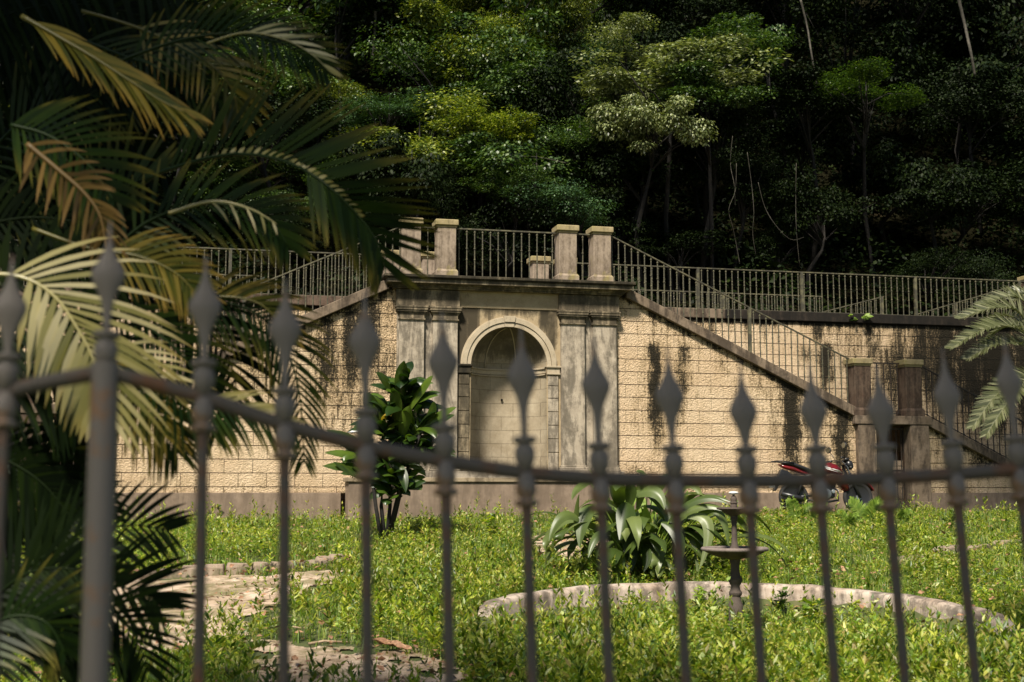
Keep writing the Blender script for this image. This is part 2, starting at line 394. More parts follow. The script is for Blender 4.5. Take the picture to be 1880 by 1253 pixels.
# paths: dirt sheets following the ground
PATHS = [[(150,1075),(260,1062),(380,1060),(500,1058),(628,1048),(640,1062),(560,1095),(480,1130),(440,1165),(340,1210),(240,1205),(150,1165)],
         [(430,1178),(520,1182),(620,1185),(710,1192),(800,1212),(850,1238),(860,1290),(480,1290),(470,1230)],
         [(960,990),(1010,982),(1090,985),(1130,1000),(1120,1022),(1040,1030),(985,1015)]]
PW = []
for k, pl in enumerate(PATHS):
    pts = [G(*p) for p in pl]; PW.append(np.array([(p.x, p.y) for p in pts]))
def inpoly(X, Y, poly):
    r = np.zeros(X.shape, bool); j = len(poly)-1
    for i in range(len(poly)):
        xi, yi = poly[i]; xj, yj = poly[j]
        c = ((yi > Y) != (yj > Y)) & (X < (xj-xi)*(Y-yi)/(yj-yi+1e-12)+xi); r ^= c; j = i
    return r
for k, pl in enumerate(PW):
    x0, y0 = pl.min(0); x1, y1 = pl.max(0)
    xs = np.arange(x0-.1, x1+.1, .028); ys = np.arange(y0-.1, y1+.1, .028); X, Y = np.meshgrid(xs, ys)
    wob = .13*np.sin(X*5+Y*3)+.09*np.sin(Y*11-X*4)+.04*np.sin(X*31+Y*17)
    ok = inpoly(X+wob, Y+wob, pl)
    nx = len(xs); v = np.stack([X, Y, gz(X, Y)+.014+.006*np.sin(X*21)*np.sin(Y*17)], -1).reshape(-1, 3)
    ii = [(r*nx+c) for r in range(len(ys)-1) for c in range(nx-1) if ok[r, c] and ok[r+1, c+1] and ok[r+1, c] and ok[r, c+1]]
    ii = np.array(ii); used = np.unique(np.stack([ii, ii+1, ii+nx+1, ii+nx], 1)); mp = np.zeros(len(v), int); mp[used] = np.arange(len(used))
    tag(arr(v[used], mp[np.stack([ii, ii+1, ii+nx+1, ii+nx], 1)], 'path', M['path'], smooth=True), kind='structure')

# ------------------------------------------------------------------ block walls with staining
STREAK_F = [(1203,640,905,10,1.1),(1250,640,820,11,.75),(1285,585,700,8,.5),(1330,630,720,9,.6),(1395,660,800,12,.5),(1452,705,950,17,1.15),
            (1480,720,900,9,.7),(1432,700,905,10,.55),(1545,760,940,15,1.1),(1520,745,860,12,.5),(1350,700,760,8,.4),(1740,790,905,22,.6),(1800,820,905,25,.8),
            (650,575,800,26,.95),(680,560,760,24,.85),(602,590,830,26,.8),(625,640,860,40,.5),(700,640,850,26,.6),(665,700,880,30,.55),(570,610,690,10,.5),(635,560,700,10,.6),(690,520,640,9,.5),(480,640,830,26,.55),
            (420,640,860,16,.4),(545,640,860,8,.35),(712,620,860,7,.4),(650,700,860,9,.35),(1180,860,905,40,.35),(1540,560,905,30,.3)]
STREAK_T = [(1560,600,760,60,.45),(1640,640,800,40,.7),(1720,600,860,60,.9),(1820,600,880,70,1.0),(1503,588,650,12,1.0),(1515,640,760,13,1.1),(1480,640,690,14,.7),(1598,592,720,10,.85),(1612,600,760,9,.6),(1560,600,680,12,.3),(1650,600,780,22,.8),
            (1690,595,800,32,1.0),(1735,590,820,30,1.1),(1780,590,860,34,1.1),(1830,590,880,36,1.2),(1880,590,880,30,1.1),(1300,580,640,25,.5),(1400,590,620,18,.3),
            (330,560,700,40,.8),(420,570,700,40,.9),(500,570,640,30,.8)]
srnd = random.Random(3)
def stainmap(U_, Z_, topd, streaks, v, under=.5):
    um, uM = U_.min(), U_.max(); ex = np.zeros_like(Z_)
    for k in range(int((uM-um)*9)):
        u = srnd.uniform(um, uM); L_ = srnd.uniform(.15, .5) if srnd.random() < .75 else srnd.uniform(.5, 1.5); ww = srnd.uniform(.02, .09); sg = srnd.uniform(.2, .6)
        ex = np.maximum(ex, sg*np.exp(-((U_-u-.02*np.sin(Z_*7+k))/ww)**2)*np.clip(1.1-topd/L_, 0, 1))
    a = under*np.clip(1 - topd/.16, 0, 1) + .22*np.clip(1-topd/.7, 0, 1) + ex*1.0
    base_ = .30*np.clip(1-(Z_-Z_.min())/.35, 0, 1); a = np.maximum(a, base_)
    for x, y0, y1, wd, s in streaks:
        u, zt = fac(x, y0, v); _, zb = fac(x, y1, v); ww = wd/FPX*FD*1.05
        g = .62*np.exp(-((U_-u-.03*np.sin(Z_*9+x)-.02*np.sin(Z_*23+x))/ww)**2)+.42*np.exp(-((U_-u+.05*np.sin(Z_*5+x))/(ww*3.2))**2)
        vert = np.clip((zt-Z_)/.25+1, 0, 1)*np.clip((Z_-zb)/max(.6*(zt-zb), .05), 0, 1)
        a = np.maximum(a, s*g*vert)
    return a
def blockwall(name, u0, u1, top, z0, v, streaks, m, parent, step=.05, under=.5):
    us = np.arange(u0, u1+step*.5, (u1-u0)/max(2, round((u1-u0)/step))); nz = max(2, int(3.6/step))
    t = np.array([top(u) for u in us]); k = np.linspace(0, 1, nz)
    Z_ = z0 + (t[None]-z0)*k[:, None]; U_ = np.repeat(us[None], nz, 0)
    st = stainmap(U_, Z_, t[None]-Z_, streaks, v, under)
    V = np.stack([U_, np.full_like(U_, v), Z_], -1).reshape(-1, 3); nx = len(us)
    i = (np.arange(nz-1)[:, None]*nx + np.arange(nx-1)[None]).ravel()
    o = arr(V, np.stack([i, i+1, i+nx+1, i+nx], 1), name, m, parent, attr=st)
    # give the wall its thickness: a back, ends and top as a second skin joined in
    md = o.modifiers.new('thickness', 'SOLIDIFY'); md.thickness = .25; md.offset = -1
    return o

CU = -.06                       # facade centre line
Z0 = 1.05                       # below the ground line at the wall
def topR(u): return 5.36 - (u-2.43)*.469
# right-hand stair and landing
def stair(side):
    sgn = 1 if side == 'right' else -1
    S = Matrix.Translation((CU if sgn < 0 else CU, 0, 0))
    mu = (lambda u: u) if sgn > 0 else (lambda u: 2*CU - u)
    root = thing('outer_staircase', f'{side} flight of the double staircase with yellow block wall and sloping coping', 'staircase', FM)
    bm_ = M['block'] if sgn > 0 else M['block_left']
    def span(a, b_): return (a, b_) if sgn > 0 else (mu(b_), mu(a))
    a, b_ = span(2.02, 7.22)
    blockwall('block_wall', a, b_, lambda u: topR(mu(u) if sgn < 0 else u)+.02, 1.58, .05, STREAK_F, bm_, root)
    a, b_ = span(8.74, 12.6)
    blockwall('block_wall', a, b_, lambda u: max(3.0-((mu(u) if sgn < 0 else u)-8.77)*.482, 1.62)+.02, 1.58, .05, STREAK_F, bm_, root)
    def slope(pts, y0, y1, nm, mt, bev=.012):
        MB().prism([(mu(x), z) for x, z in (pts if sgn > 0 else pts[::-1])], y0, y1).build(nm, mt, root, bevel=bev)
    slope([(2.30,5.42),(7.22,3.11),(7.22,3.31),(2.30,5.62)], -.06, .34, 'coping', M['coping'])
    slope([(8.76,2.98),(12.8,1.03),(12.8,1.23),(8.76,3.17)], -.06, .34, 'coping', M['coping'])
    # plinths
    for p, q in ((3.12, 7.16), (8.80, 12.6)):
        a, b_ = span(p, q); MB().box(a, b_, -.02, .2, Z0-.3, 1.60).build('plinth', M['plinth'], root, bevel=.01)
    # steps behind the wall
    st = MB(); n = 16
    for k in range(n):
        x0 = 2.3+k*4.9/n; zt = 5.50-(k+1)*2.31/n; a, b_ = span(x0, x0+4.9/n); st.box(a, b_, .36, 2.1, zt-.5, zt)
    st.build('steps', M['coping'], root); st = MB()
    for k in range(11):
        x0 = 8.78+k*4.0/11; zt = 3.16-(k+1)*1.95/11; a, b_ = span(x0, x0+4.0/11); st.box(a, b_, .36, 2.1, zt-.5, zt)
    st.build('steps', M['coping'], root)
    a, b_ = span(7.12, 8.84); MB().box(a, b_, -.10, 2.1, 2.985, 3.16).build('landing_slab', M['coping'], root, bevel=.012)
    for p, q in ((7.19, 7.57), (8.36, 8.78)):
        a, b_ = span(p, q)
        cm = MB().box(a, b_, -.08, .30, Z0, 2.98); cm.box(a-.03, b_+.03, -.11, .33, Z0, 1.42)
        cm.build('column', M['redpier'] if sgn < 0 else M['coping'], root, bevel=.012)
    a, b_ = span(7.57, 8.36)
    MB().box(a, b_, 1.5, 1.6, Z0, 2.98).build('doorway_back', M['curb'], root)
    g = thing('iron_gate', f'dark iron bar gate in the doorway under the {side} landing', 'gate', FT((a+b_)/2, .2, 1.15))
    hw = .385
    for k in range(7):
        x = -hw + .06 + k*(2*hw-.12)/6
        MB().tube([(x, 0, .05), (x, 0, 1.76)], .010, 6).build('gate_bar', M['iron_black'], g)
    fr = MB()
    for z in (.05, .9, 1.76): fr.box(-hw+.01, hw-.01, -.012, .012, z-.018, z+.018)
    for x in (-hw+.012, hw-.012): fr.box(x-.012, x+.012, -.014, .014, .0, 1.8)
    fr.build('gate_frame', M['iron_black'], g)
    return root
stair('right'); stair('left')

# terrace wall behind
TV = 3.0
tw = thing('terrace_wall', 'long yellow block terrace wall with black mould streaks behind the stairs', 'wall', FM)
blockwall('block_wall', 2.0, 17.0, lambda u: 5.5, 1.0, TV, STREAK_T, M['block'], tw, .06, .75)
blockwall('block_wall', -16.0, -2.2, lambda u: 5.5, 1.0, TV, STREAK_T, M['block_left'], tw, .06, .75)
MB().box(5.6, 17, TV-.07, TV+.3, 5.49, 5.70).build('coping', M['curb'], tw, bevel=.012)
MB().box(2.05, 5.6, TV-.07, TV+.3, 5.49, 5.70).build('coping', M['coping'], tw, bevel=.012)
MB().box(-16, -2.17, TV-.07, TV+.3, 5.49, 5.70).build('coping', M['redpier'], tw, bevel=.012)
MB().box(-16, 17, TV+.3, 8.6, 5.3, 5.64).build('terrace_floor', M['coping'], tw)

# ------------------------------------------------------------------ niche block
nb = thing('fountain_niche', 'grey stone wall fountain with arched niche, paired pilasters and heavy cornice', 'monument', FT(CU, 0, 0))
RI, RO, SP, NB = .755, .945, 4.02, 2.01
# wall front with arched opening, grid by columns
def front():
    us = np.linspace(-1.06, 1.06, 107); V = []; Fc = []; A = []
    nzr = 60
    for u in us:
        zb = NB if abs(u) >= RI else SP + math.sqrt(max(RI*RI-u*u, 0))
        for k in range(nzr+1):
            V.append((u, 0, zb + (5.12-zb)*k/nzr))
    V = np.array(V)
    for a in range(len(us)-1):
        if abs(us[a]) > RI+1e-6 or abs(us[a+1]) > RI+1e-6 or True:
            if (abs(us[a]) < RI) != (abs(us[a+1]) < RI): pass
            for k in range(nzr): Fc.append((a*(nzr+1)+k, (a+1)*(nzr+1)+k, (a+1)*(nzr+1)+k+1, a*(nzr+1)+k+1))
    st = np.zeros(len(V))
    for x, y0, y1, wd, s in [(868,555,640,13,1.0),(850,570,700,12,.9),(1000,560,620,12,.8),(1012,580,660,10,.6),(897,560,600,9,.35),(851,672,880,9,1.35),(1018,700,760,8,.5)]:
        uc, zt = fac(x, y0); _, zb = fac(x, y1); uc -= CU
        st = np.maximum(st, s*np.exp(-((V[:, 0]-uc)/(wd/96))**2)*np.clip((zt+.1-V[:, 2])/.1, 0, 1)*np.clip((V[:, 2]-zb)/.25, 0, 1))
    st = np.maximum(st, .35*np.clip(1-(5.12-V[:, 2])/.3, 0, 1))
    o = arr(V, Fc, 'niche_wall', M['grey_stain'], nb, attr=st)
front()
# niche shell: half cylinder and quarter dome
V = []; Fc = []; na = 36; rows = [NB + (SP-NB)*k/20 for k in range(21)]
for z in rows:
    for a in range(na+1):
        t = math.pi*a/na; V.append((-RI*math.cos(t), RI*math.sin(t)*.9+.0, z))
for e in range(1, 15):
    ph = math.pi/2*e/14
    for a in range(na+1):
        t = math.pi*a/na; V.append((-RI*math.cos(t)*math.cos(ph), RI*.9*math.sin(t)*math.cos(ph), SP+RI*math.sin(ph)))
nr = len(V)//(na+1)
for r in range(nr-1):
    for a in range(na): k = r*(na+1)+a; Fc.append((k, k+1, k+na+2, k+na+1))
V = np.array(V); st = .55*np.clip((V[:, 2]-SP-.05)/.3, 0, 1) + .25*np.clip((NB+.5-V[:, 2])/.5, 0, 1)
arr(V, Fc, 'niche_shell', M['ashlar'], nb, attr=st, smooth=True)
# ribs of the half dome
rb = MB()
for t in (R(62), R(112)):
    rb.tube([(-RI*.985*math.cos(t)*math.cos(ph), RI*.885*math.sin(t)*math.cos(ph), SP+RI*.985*math.sin(ph)) for ph in [math.pi/2*k/12 for k in range(12)]], .012, 6)
rb.build('dome_rib', M['arch'], nb, smooth=True)
# niche floor and spout hole
fl = [(-RI*math.cos(math.pi*a/24), RI*.9*math.sin(math.pi*a/24)) for a in range(25)]
MB().add([(x, y, NB+.003) for x, y in fl], [tuple(range(25))]).build('niche_floor', M['curb'], nb)
uh, zh = fac(921, 735, .66); uh -= CU
MB().lathe([(.018, -.02), (.024, 0), (.020, .004), (.014, .004), (.014, -.02)], 14, (uh, .645, zh), ax=(0, -1, 0)).build('water_spout', M['curb'], nb)
# bands inside the niche and imposts
bd = MB()
for zz, rr, hh in ((3.985, .045, .03), (3.905, .02, .075), (3.865, .035, .022)):
    vs = []; 
    for a in range(37):
        t = math.pi*a/36
        for (r_, z_) in ((RI+.02, zz), (RI-rr, zz), (RI-rr, zz+hh), (RI+.02, zz+hh)): vs.append((-r_*math.cos(t), .9*r_*math.sin(t), z_))
    bd.add(vs, [(a*4+k, a*4+(k+1) % 4, a*4+4+(k+1) % 4, a*4+4+k) for a in range(36) for k in range(4)])
bd.build('niche_band', M['arch'], nb, smooth='auto')
for s in (-1, 1):
    im = MB()
    a, c_ = (RI, 1.00) if s > 0 else (-1.00, -RI)
    im.box(a-.02, c_+.02, -.07, 0, 4.0, 4.035); im.box(a, c_, -.04, 0, 3.89, 4.0); im.box(a-.01, c_+.01, -.055, 0, 3.865, 3.89)
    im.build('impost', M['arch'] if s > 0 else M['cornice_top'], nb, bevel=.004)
    q = MB()
    z = NB+.002
    for k, hgt in enumerate((.36, .26, .26, .26, .26, .24, .2)):
        if z+hgt > 3.86: hgt = 3.86-z
        q.box(a+.012, c_-.03, -.03-(k % 2)*.004, 0, z, z+hgt-.012); z += hgt
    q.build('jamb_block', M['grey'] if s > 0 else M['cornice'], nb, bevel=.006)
# archivolt
def ringseg(a0, a1, r0, r1, y0, n=20, mbx=None):
    vs = []
    for k in range(n+1):
        t = a0+(a1-a0)*k/n
        for r_, y_ in ((r0, .0), (r0, y0), (r1, y0), (r1, .0)): vs.append((r_*math.cos(t), y_, SP+r_*math.sin(t)))
    fs = [(k*4+j, k*4+(j+1) % 4, k*4+4+(j+1) % 4, k*4+4+j) for k in range(n) for j in range(4)] + [(3, 2, 1, 0), (n*4, n*4+1, n*4+2, n*4+3)]
    mbx.add(vs, fs)
av = MB()
for a0, a1 in ((R(0), R(83)), (R(97), R(180))):
    ringseg(a0, a1, RI-.004, .83, -.045, 26, av); ringseg(a0, a1, .838, .925, -.065, 26, av); ringseg(a0, a1, .925, .95, -.03, 26, av)
av.build('archivolt', M['arch'], nb, smooth='auto')
ks = MB(); ks.prism([(-.085, SP+.745), (.085, SP+.745), (.098, SP+.83), (-.098, SP+.83)], -.06, 0); ks.prism([(-.10, SP+.838), (.10, SP+.838), (.12, SP+.955), (-.12, SP+.955)], -.085, 0)
ks.build('keystone', M['arch'], nb, bevel=.004)
# pilasters
for c0 in (-1.90, -1.255, 1.255, 1.90):
    x0, x1 = c0-.235, c0+.235
    p = MB().box(x0, x1, -.09, .04, 2.12, 4.86); po = p.build('pilaster', M['grey'], nb, bevel=.006)
    cp = MB()
    cp.box(x0-.02, x1+.02, -.12, .04, 4.845, 4.872); cp.box(x0-.003, x1+.003, -.098, .04, 4.872, 4.945)
    for k, (z0_, z1_, o_) in enumerate(((4.945, 4.972, .015), (4.972, 4.998, .03), (4.998, 5.03, .05), (5.03, 5.075, .066), (5.075, 5.112, .075))): cp.box(x0-o_, x1+o_, -.09-o_, .04, z0_, z1_)
    cp.build('capital', M['cornice'], nb, bevel=.006)
    bs = MB(); bs.box(x0-.05, x1+.05, -.15, .04, NB-.005, 2.045); bs.box(x0-.04, x1+.04, -.135, .04, 2.045, 2.085); bs.box(x0-.02, x1+.02, -.11, .04, 2.085, 2.12)
    bs.build('pilaster_base', M['grey'], nb, bevel=.012)
for x0, x1 in ((-2.17, -1.06), (1.06, 2.17)): MB().box(x0, x1, .0, .3, NB, 5.12).build('backing_wall', M['grey'], nb)
MB().box(-2.18, 2.18, -.02, .3, 5.12, 5.44).build('frieze', M['grey_stain'], nb, bevel=.004)
for x0, x1 in ((-2.2, -.98), (.98, 2.2)): MB().box(x0, x1, -.085, -.02, 5.122, 5.43).build('frieze_block', M['cornice'], nb, bevel=.004)
cn = MB()
for z0_, z1_, o_ in ((5.44, 5.47, .06), (5.47, 5.50, .09), (5.50, 5.525, .12)): cn.box(-2.2-o_, 2.2+o_, -.08-o_, .3, z0_, z1_)
cn.box(-2.40, 2.40, -.30, .3, 5.525, 5.60)
cn.build('cornice', M['cornice'], nb, bevel=.006)
ct = MB()
ct.box(-2.43, 2.43, -.325, .3, 5.60, 5.625); ct.box(-2.46, 2.46, -.36, .3, 5.625, 5.68)
ct.build('cornice_lip', M['cornice_top'], nb, bevel=.01)
MB().box(-2.2, 2.2, .3, 3.35, 4.8, 5.66).build('platform', M['coping'], nb)
MB().box(-2.25, 2.25, -.16, .3, 1.84, NB-.005).build('base_course', M['grey'], nb, bevel=.006)
# trough in front
tr = thing('stone_trough', 'low brown rendered trough along the foot of the arched niche', 'trough', FT(CU, -.6, Z0))
t = MB()
t.box(-3.10, 3.10, .0, .12, 0, .745); t.box(-3.10, -2.98, .12, .6, 0, .745); t.box(2.98, 3.10, .12, .6, 0, .745); t.box(-2.98, 2.98, .12, .6, 0, .35)
t.build('trough_wall', M['plinth'], tr, bevel=.008)
t = MB(); t.box(-3.14, 3.14, -.035, .16, .748, .825); t.box(-3.14, -2.96, .16, .6, .748, .825); t.box(2.96, 3.14, .16, .6, .748, .825)
t.build('trough_rim', stone('trough_rim_stone', (.26, .20, .125), (.42, .335, .23), (.04, .03, .02), .8, thr=.55), tr, bevel=.008)
MB().box(.2, 1.5, -.22, -.01, 0, .12).build('step', M['plinth'], tr, bevel=.01)

# ------------------------------------------------------------------ piers and railings
def make_pier(h, mt, cap):
    r = thing('stone_pier', 'x', 'pier', Matrix.Identity(4))
    p = MB(); p.box(-.18, .18, -.18, .18, .16, h-.15); p.build('shaft', mt, r, bevel=.010)
    q = MB(); q.box(-.215, .215, -.215, .215, 0, .115, .004); q.add([(-.215, -.215, .115), (.215, -.215, .115), (.215, .215, .115), (-.215, .215, .115), (-.18, -.18, .165), (.18, -.18, .165), (.18, .18, .165), (-.18, .18, .165)],
        [(0, 1, 5, 4), (1, 2, 6, 5), (2, 3, 7, 6), (3, 0, 4, 7)]); q.build('pier_base', mt, r)
    c = MB(); c.box(-.195, .195, -.195, .195, h-.15, h-.115); c.box(-.225, .225, -.225, .225, h-.115, h, .012); c.build('cap', cap, r, bevel=.004)
    return r
pa = make_pier(1.12, M['pier'], M['piercap'])
LB = ['outer pink stone pier at the left end of the cornice, beside the palm frond', 'inner stone pier on the cornice left of the central railing',
      'inner stone pier on the cornice right of the central railing', 'outer stone pier at the right end of the cornice where the stair rail starts']
for k, u in enumerate((-1.98, -1.30, 1.10, 1.80)):
    o = pa if k == 0 else copy_tree(pa)
    o.matrix_world = FT(u, .08, 5.68); o['label'] = LB[k]; o['group'] = 'piers on top of the cornice'
pb = make_pier(1.03, M['pier'], M['piercap'])
LB = ['small pier seen behind the leftmost cornice pier', 'small pier seen between the two left cornice piers', 'small pier seen through the central railing at its right', 'small pier hidden behind the inner right cornice pier']
for k, u in enumerate((-1.98, -1.14, 1.27, 1.86)):
    o = pb if k == 0 else copy_tree(pb)
    o.matrix_world = FT(u, 2.9, 5.66); o['label'] = LB[k]; o['group'] = 'piers at the back of the platform'
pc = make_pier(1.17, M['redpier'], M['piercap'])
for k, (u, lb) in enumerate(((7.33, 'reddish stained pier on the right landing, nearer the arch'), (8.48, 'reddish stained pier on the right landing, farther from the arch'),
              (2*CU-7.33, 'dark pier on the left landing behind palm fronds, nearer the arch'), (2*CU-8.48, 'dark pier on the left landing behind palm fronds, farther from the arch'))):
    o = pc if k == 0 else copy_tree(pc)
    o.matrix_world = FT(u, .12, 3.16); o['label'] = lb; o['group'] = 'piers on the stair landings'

def balmesh(h, mt):
    b = MB(); r = .0125
    prof = [(r, 0)]
    for z, rr in ((.03, .022), (h*.40, .019), (h*.62, .023), (h*.70, .018), (h-.05, .022)):
        prof += [(r, z-.014), (rr, z-.008), (rr, z+.008), (r, z+.014)]
    prof.append((r, h)); b.lathe(prof, 8)
    me = bpy.data.meshes.new('baluster'); me.from_pydata(b.v, [], b.f); me.materials.append(mt); me.update()
    return me
BAL = {}
def railing(label, u0, z0, u1, z1, v, h, sp=.137, posts=(), mt='iron_green', group=None, start=.5):
    """z0,z1: foot heights at the ends; the top rail runs h above"""
    root = thing('iron_railing', label, 'railing', FT(u0, v, z0), group)
    Lh = u1-u0; n = max(1, round(abs(Lh)/sp)); key = (round(h, 2), mt)
    if key not in BAL: BAL[key] = balmesh(h-.02, M[mt])
    for k in range(n):
        f = (k+start)/n
        if any(abs(u0+Lh*f-p) < .06 for p in posts): continue
        o = bpy.data.objects.new('baluster', BAL[key]); o.location = (Lh*f, 0, (z1-z0)*f); o.parent = root; col.objects.link(o)
    q = MB(); d = z1-z0
    for hh, th in ((h, .024),):
        q.add([(x, y, (0 if x == 0 else d)+hh+z) for x in (0, Lh) for y in (-.022, .022) for z in (-th, 0)],
              [(0, 1, 3, 2), (4, 6, 7, 5), (0, 4, 5, 1), (2, 3, 7, 6), (1, 5, 7, 3), (0, 2, 6, 4)])
    q.build('top_rail', M[mt], root)
    q = MB(); q.add([(x, y, (0 if x == 0 else d)+.03+z) for x in (0, Lh) for y in (-.014, .014) for z in (-.018, 0)],
              [(0, 1, 3, 2), (4, 6, 7, 5), (0, 4, 5, 1), (2, 3, 7, 6), (1, 5, 7, 3), (0, 2, 6, 4)]); q.build('bottom_rail', M[mt], root)
    for p in posts:
        f = (p-u0)/Lh; MB().box(-.032+p-u0, .032+p-u0, -.03, .03, d*f-.02, d*f+h-.02).build('post', M[mt], root)
    return root
railing('central iron railing between the inner cornice piers above the arch', -1.11, 5.68, .91, 5.68, .08, 1.0, .155)
railing('single baluster rail between the two left cornice piers', -1.79, 5.68, -1.49, 5.68, .08, 1.0, .3)
railing('single baluster rail between the two right cornice piers', 1.29, 5.68, 1.61, 5.68, .08, 1.0, .3)
railing('sloping iron railing on the right stair coping', 1.99, 5.70, 7.14, 3.33, .1, 1.0, .135, (4.95,))
railing('sloping iron railing on the left stair coping, half behind palm', 2*CU-1.99, 5.70, 2*CU-7.14, 3.33, .1, 1.0, .135, (2*CU-4.95,))
railing('short level railing between the two right landing piers', 7.52, 3.2, 8.29, 3.2, .12, 1.07, .14, mt='iron_black')
railing('short level railing between the two left landing piers', 2*CU-8.29, 3.2, 2*CU-7.52, 3.2, .12, 1.07, .14, mt='iron_black')
railing('dark railing down the lowest right flight beside the cycad', 8.66, 3.28, 12.8, 1.28, .12, 1.0, .14, mt='iron_black')
railing('dark railing down the lowest left flight beside the palm', 2*CU-8.66, 3.28, 2*CU-12.8, 1.28, .12, 1.0, .14, mt='iron_black')
railing('long level terrace railing running right from the platform along the wall top', 1.5, 5.70, 15.2, 5.70, TV+.1, .955, .147, (5.02, 7.55, 10.44, 13.2))
railing('long level terrace railing running left from the platform behind palm fronds', -13.5, 5.70, -2.1, 5.70, TV+.1, .955, .147, (-10.6, -8.0, -5.3))
railing('farther level railing on the back edge of the terrace, right side', 2.0, 5.66, 9.6, 5.66, 6.2, .955, .147, (4.4, 6.9))
railing('farther level railing on the back edge of the terrace, left side', -10.5, 5.66, -4.6, 5.66, 6.2, .955, .147, (-7.6, -5.9))
u0, z_ = fac(1500, 575, 6.6); u1, z1_ = fac(1622, 544, 6.6)
railing('short rising stair rail behind the terrace near the middle right', u0, z_-.95, u1, z1_-.95, 6.6, .95, .147, (u1-.05,))
u0, z_ = fac(1682, 577, 7.0); u1, z1_ = fac(1876, 520, 7.0)
railing('long rising stair rail behind the far right end of the terrace', u0, z_-.95, u1, z1_-.95, 7.0, .95, .147, (u0+1.2,))
u2, z2_ = fac(1886, 508, 7.0)
po = copy_tree(pc); po.matrix_world = FT(u2+.05, 7.0, z2_-1.17); po['label'] = 'reddish pier at the top of the far right stair rail'; po['group'] = 'piers on the far stair'

# ------------------------------------------------------------------ foreground fence
F12 = Vector((math.cos(R(12)), math.sin(R(12)), 0))
_b = Vector((-490/FPX, 1, (626.5+10800)/FPX)); FB = Vector((_b.x, _b.y*_c - _b.z*_s, _b.y*_s + _b.z*_c)).normalized()
FO = W(523, 780, 2.10); FNN = F12.cross(FB).normalized()
def onfence(x, y):
    r = ray(x, y); c0 = Vector((0, 0, EYE)); t = (FO-c0).dot(FNN)/r.dot(FNN); P = c0 + r*t - FO
    g = F12.dot(FB); pa_, pb_ = P.dot(F12), P.dot(FB)   # oblique coordinates
    a = (pa_ - g*pb_)/(1-g*g); return a, (pb_ - g*pa_)/(1-g*g)
FMAT = Matrix.Translation(FO) @ Matrix(((F12.x, FNN.x, FB.x, 0), (F12.y, FNN.y, FB.y, 0), (F12.z, FNN.z, FB.z, 0), (0, 0, 0, 1)))
RAIL = [(-330,860),(-160,790),(10,715),(192,678),(373,728),(523,780),(672,820),(818,850),(966,873),(1103,885),(1240,890),(1375,893),(1505,892),(1630,890),(1755,884),(1872,876),(1990,862),(2110,842)]
rp = [onfence(*p) for p in RAIL]
fe = thing('iron_fence', 'grey spear-topped iron fence with a swooping rusty top rail in front of the garden', 'fence', FMAT)
HEADY = {10:565, 192:515, 373:565, 523:608, 672:632, 818:672, 966:700, 1103:718, 1240:739, 1375:768, 1505:768, 1630:771, 1755:744, 1872:720, 1990:705}
def fbox_spear(par, z, s=1.0, mt='fence', dl=0.0):
    prof = [(.0062, .005), (.0056, .030), (.0066, .045), (.0085, .058), (.0120, .072), (.0190, .087), (.0250, .100), (.0262, .109), (.0245, .115), (.0190, .125), (.0125, .136), (.0080, .147), (.0050, .159), (.0030, .173), (.0012, .195)]
    prof = [(r, zz*(1+max(-.9, dl/.055)) if zz <= .045 else zz+dl) for r, zz in prof]
    return MB().lathe([(r*s, zz*s+z) for r, zz in prof], 14, flat=.42).build('spearhead', M[mt], par, smooth=True)
def knob(par, zc, s, up, nm='collar'):
    k = 1 if up else -1
    prof = [(.008, -.030), (.011, -.028), (.0165, -.014), (.0178, -.004), (.0165, .006), (.011, .013), (.0118, .014), (.0195, .017), (.0205, .021), (.0185, .025), (.008, .027)]
    if not up: prof = [(r, -z) for r, z in prof][::-1]
    return MB().lathe([(r*s, z*s+zc) for r, z in prof], 12).build(nm, M['fence'], par, smooth=True)
def shaft_cyl(par, r0, z0_, z1_, nm, mt): return MB().lathe([(r0, z0_), (r0, z1_)], 12).build(nm, M[mt], par, smooth='auto')
for i, (a, z) in enumerate(rp):
    dl = (onfence(RAIL[i][0]-6, HEADY[RAIL[i][0]])[1]-z-.142) if RAIL[i][0] in HEADY else 0
    dl = max(-.04, min(.03, dl))
    if RAIL[i][0] == 192:
        p = shaft_cyl(fe, .0215, -2.4, .012, 'post', 'fence'); knob(p, .036, 1.05, True); fbox_spear(p, .045, 1.02, dl=dl)
    else:
        p = shaft_cyl(fe, .0092, -1.6, .055, 'picket', 'fence_rust')
        knob(p, .034, 1, True); knob(p, -.030, 1, False); fbox_spear(p, .038, 1.0, dl=dl)
    p.location = (a, 0, z)
rail = []
for i in range(len(rp)-1):                                     # smooth swoop, with a peak at the post
    p0 = rp[i-1] if i > 0 and RAIL[i][0] != 192 else rp[i]; p3 = rp[i+2] if i+2 < len(rp) and RAIL[i+1][0] != 192 else rp[i+1]
    for k in range(6):
        t = k/6; 
        f = lambda a, b_, c, d: .5*((2*b_)+(-a+c)*t+(2*a-5*b_+4*c-d)*t*t+(-a+3*b_-3*c+d)*t**3)
        rail.append((f(p0[0], rp[i][0], rp[i+1][0], p3[0]), -.004, f(p0[1], rp[i][1], rp[i+1][1], p3[1])))
MB().tube(rail, .0125, 10).build('top_rail', M['fence_rust'], fe, smooth=True)
MB().box(rp[0][0], rp[-1][0], -.008, .008, -1.30, -1.27).build('bottom_rail', M['fence_rust'], fe)

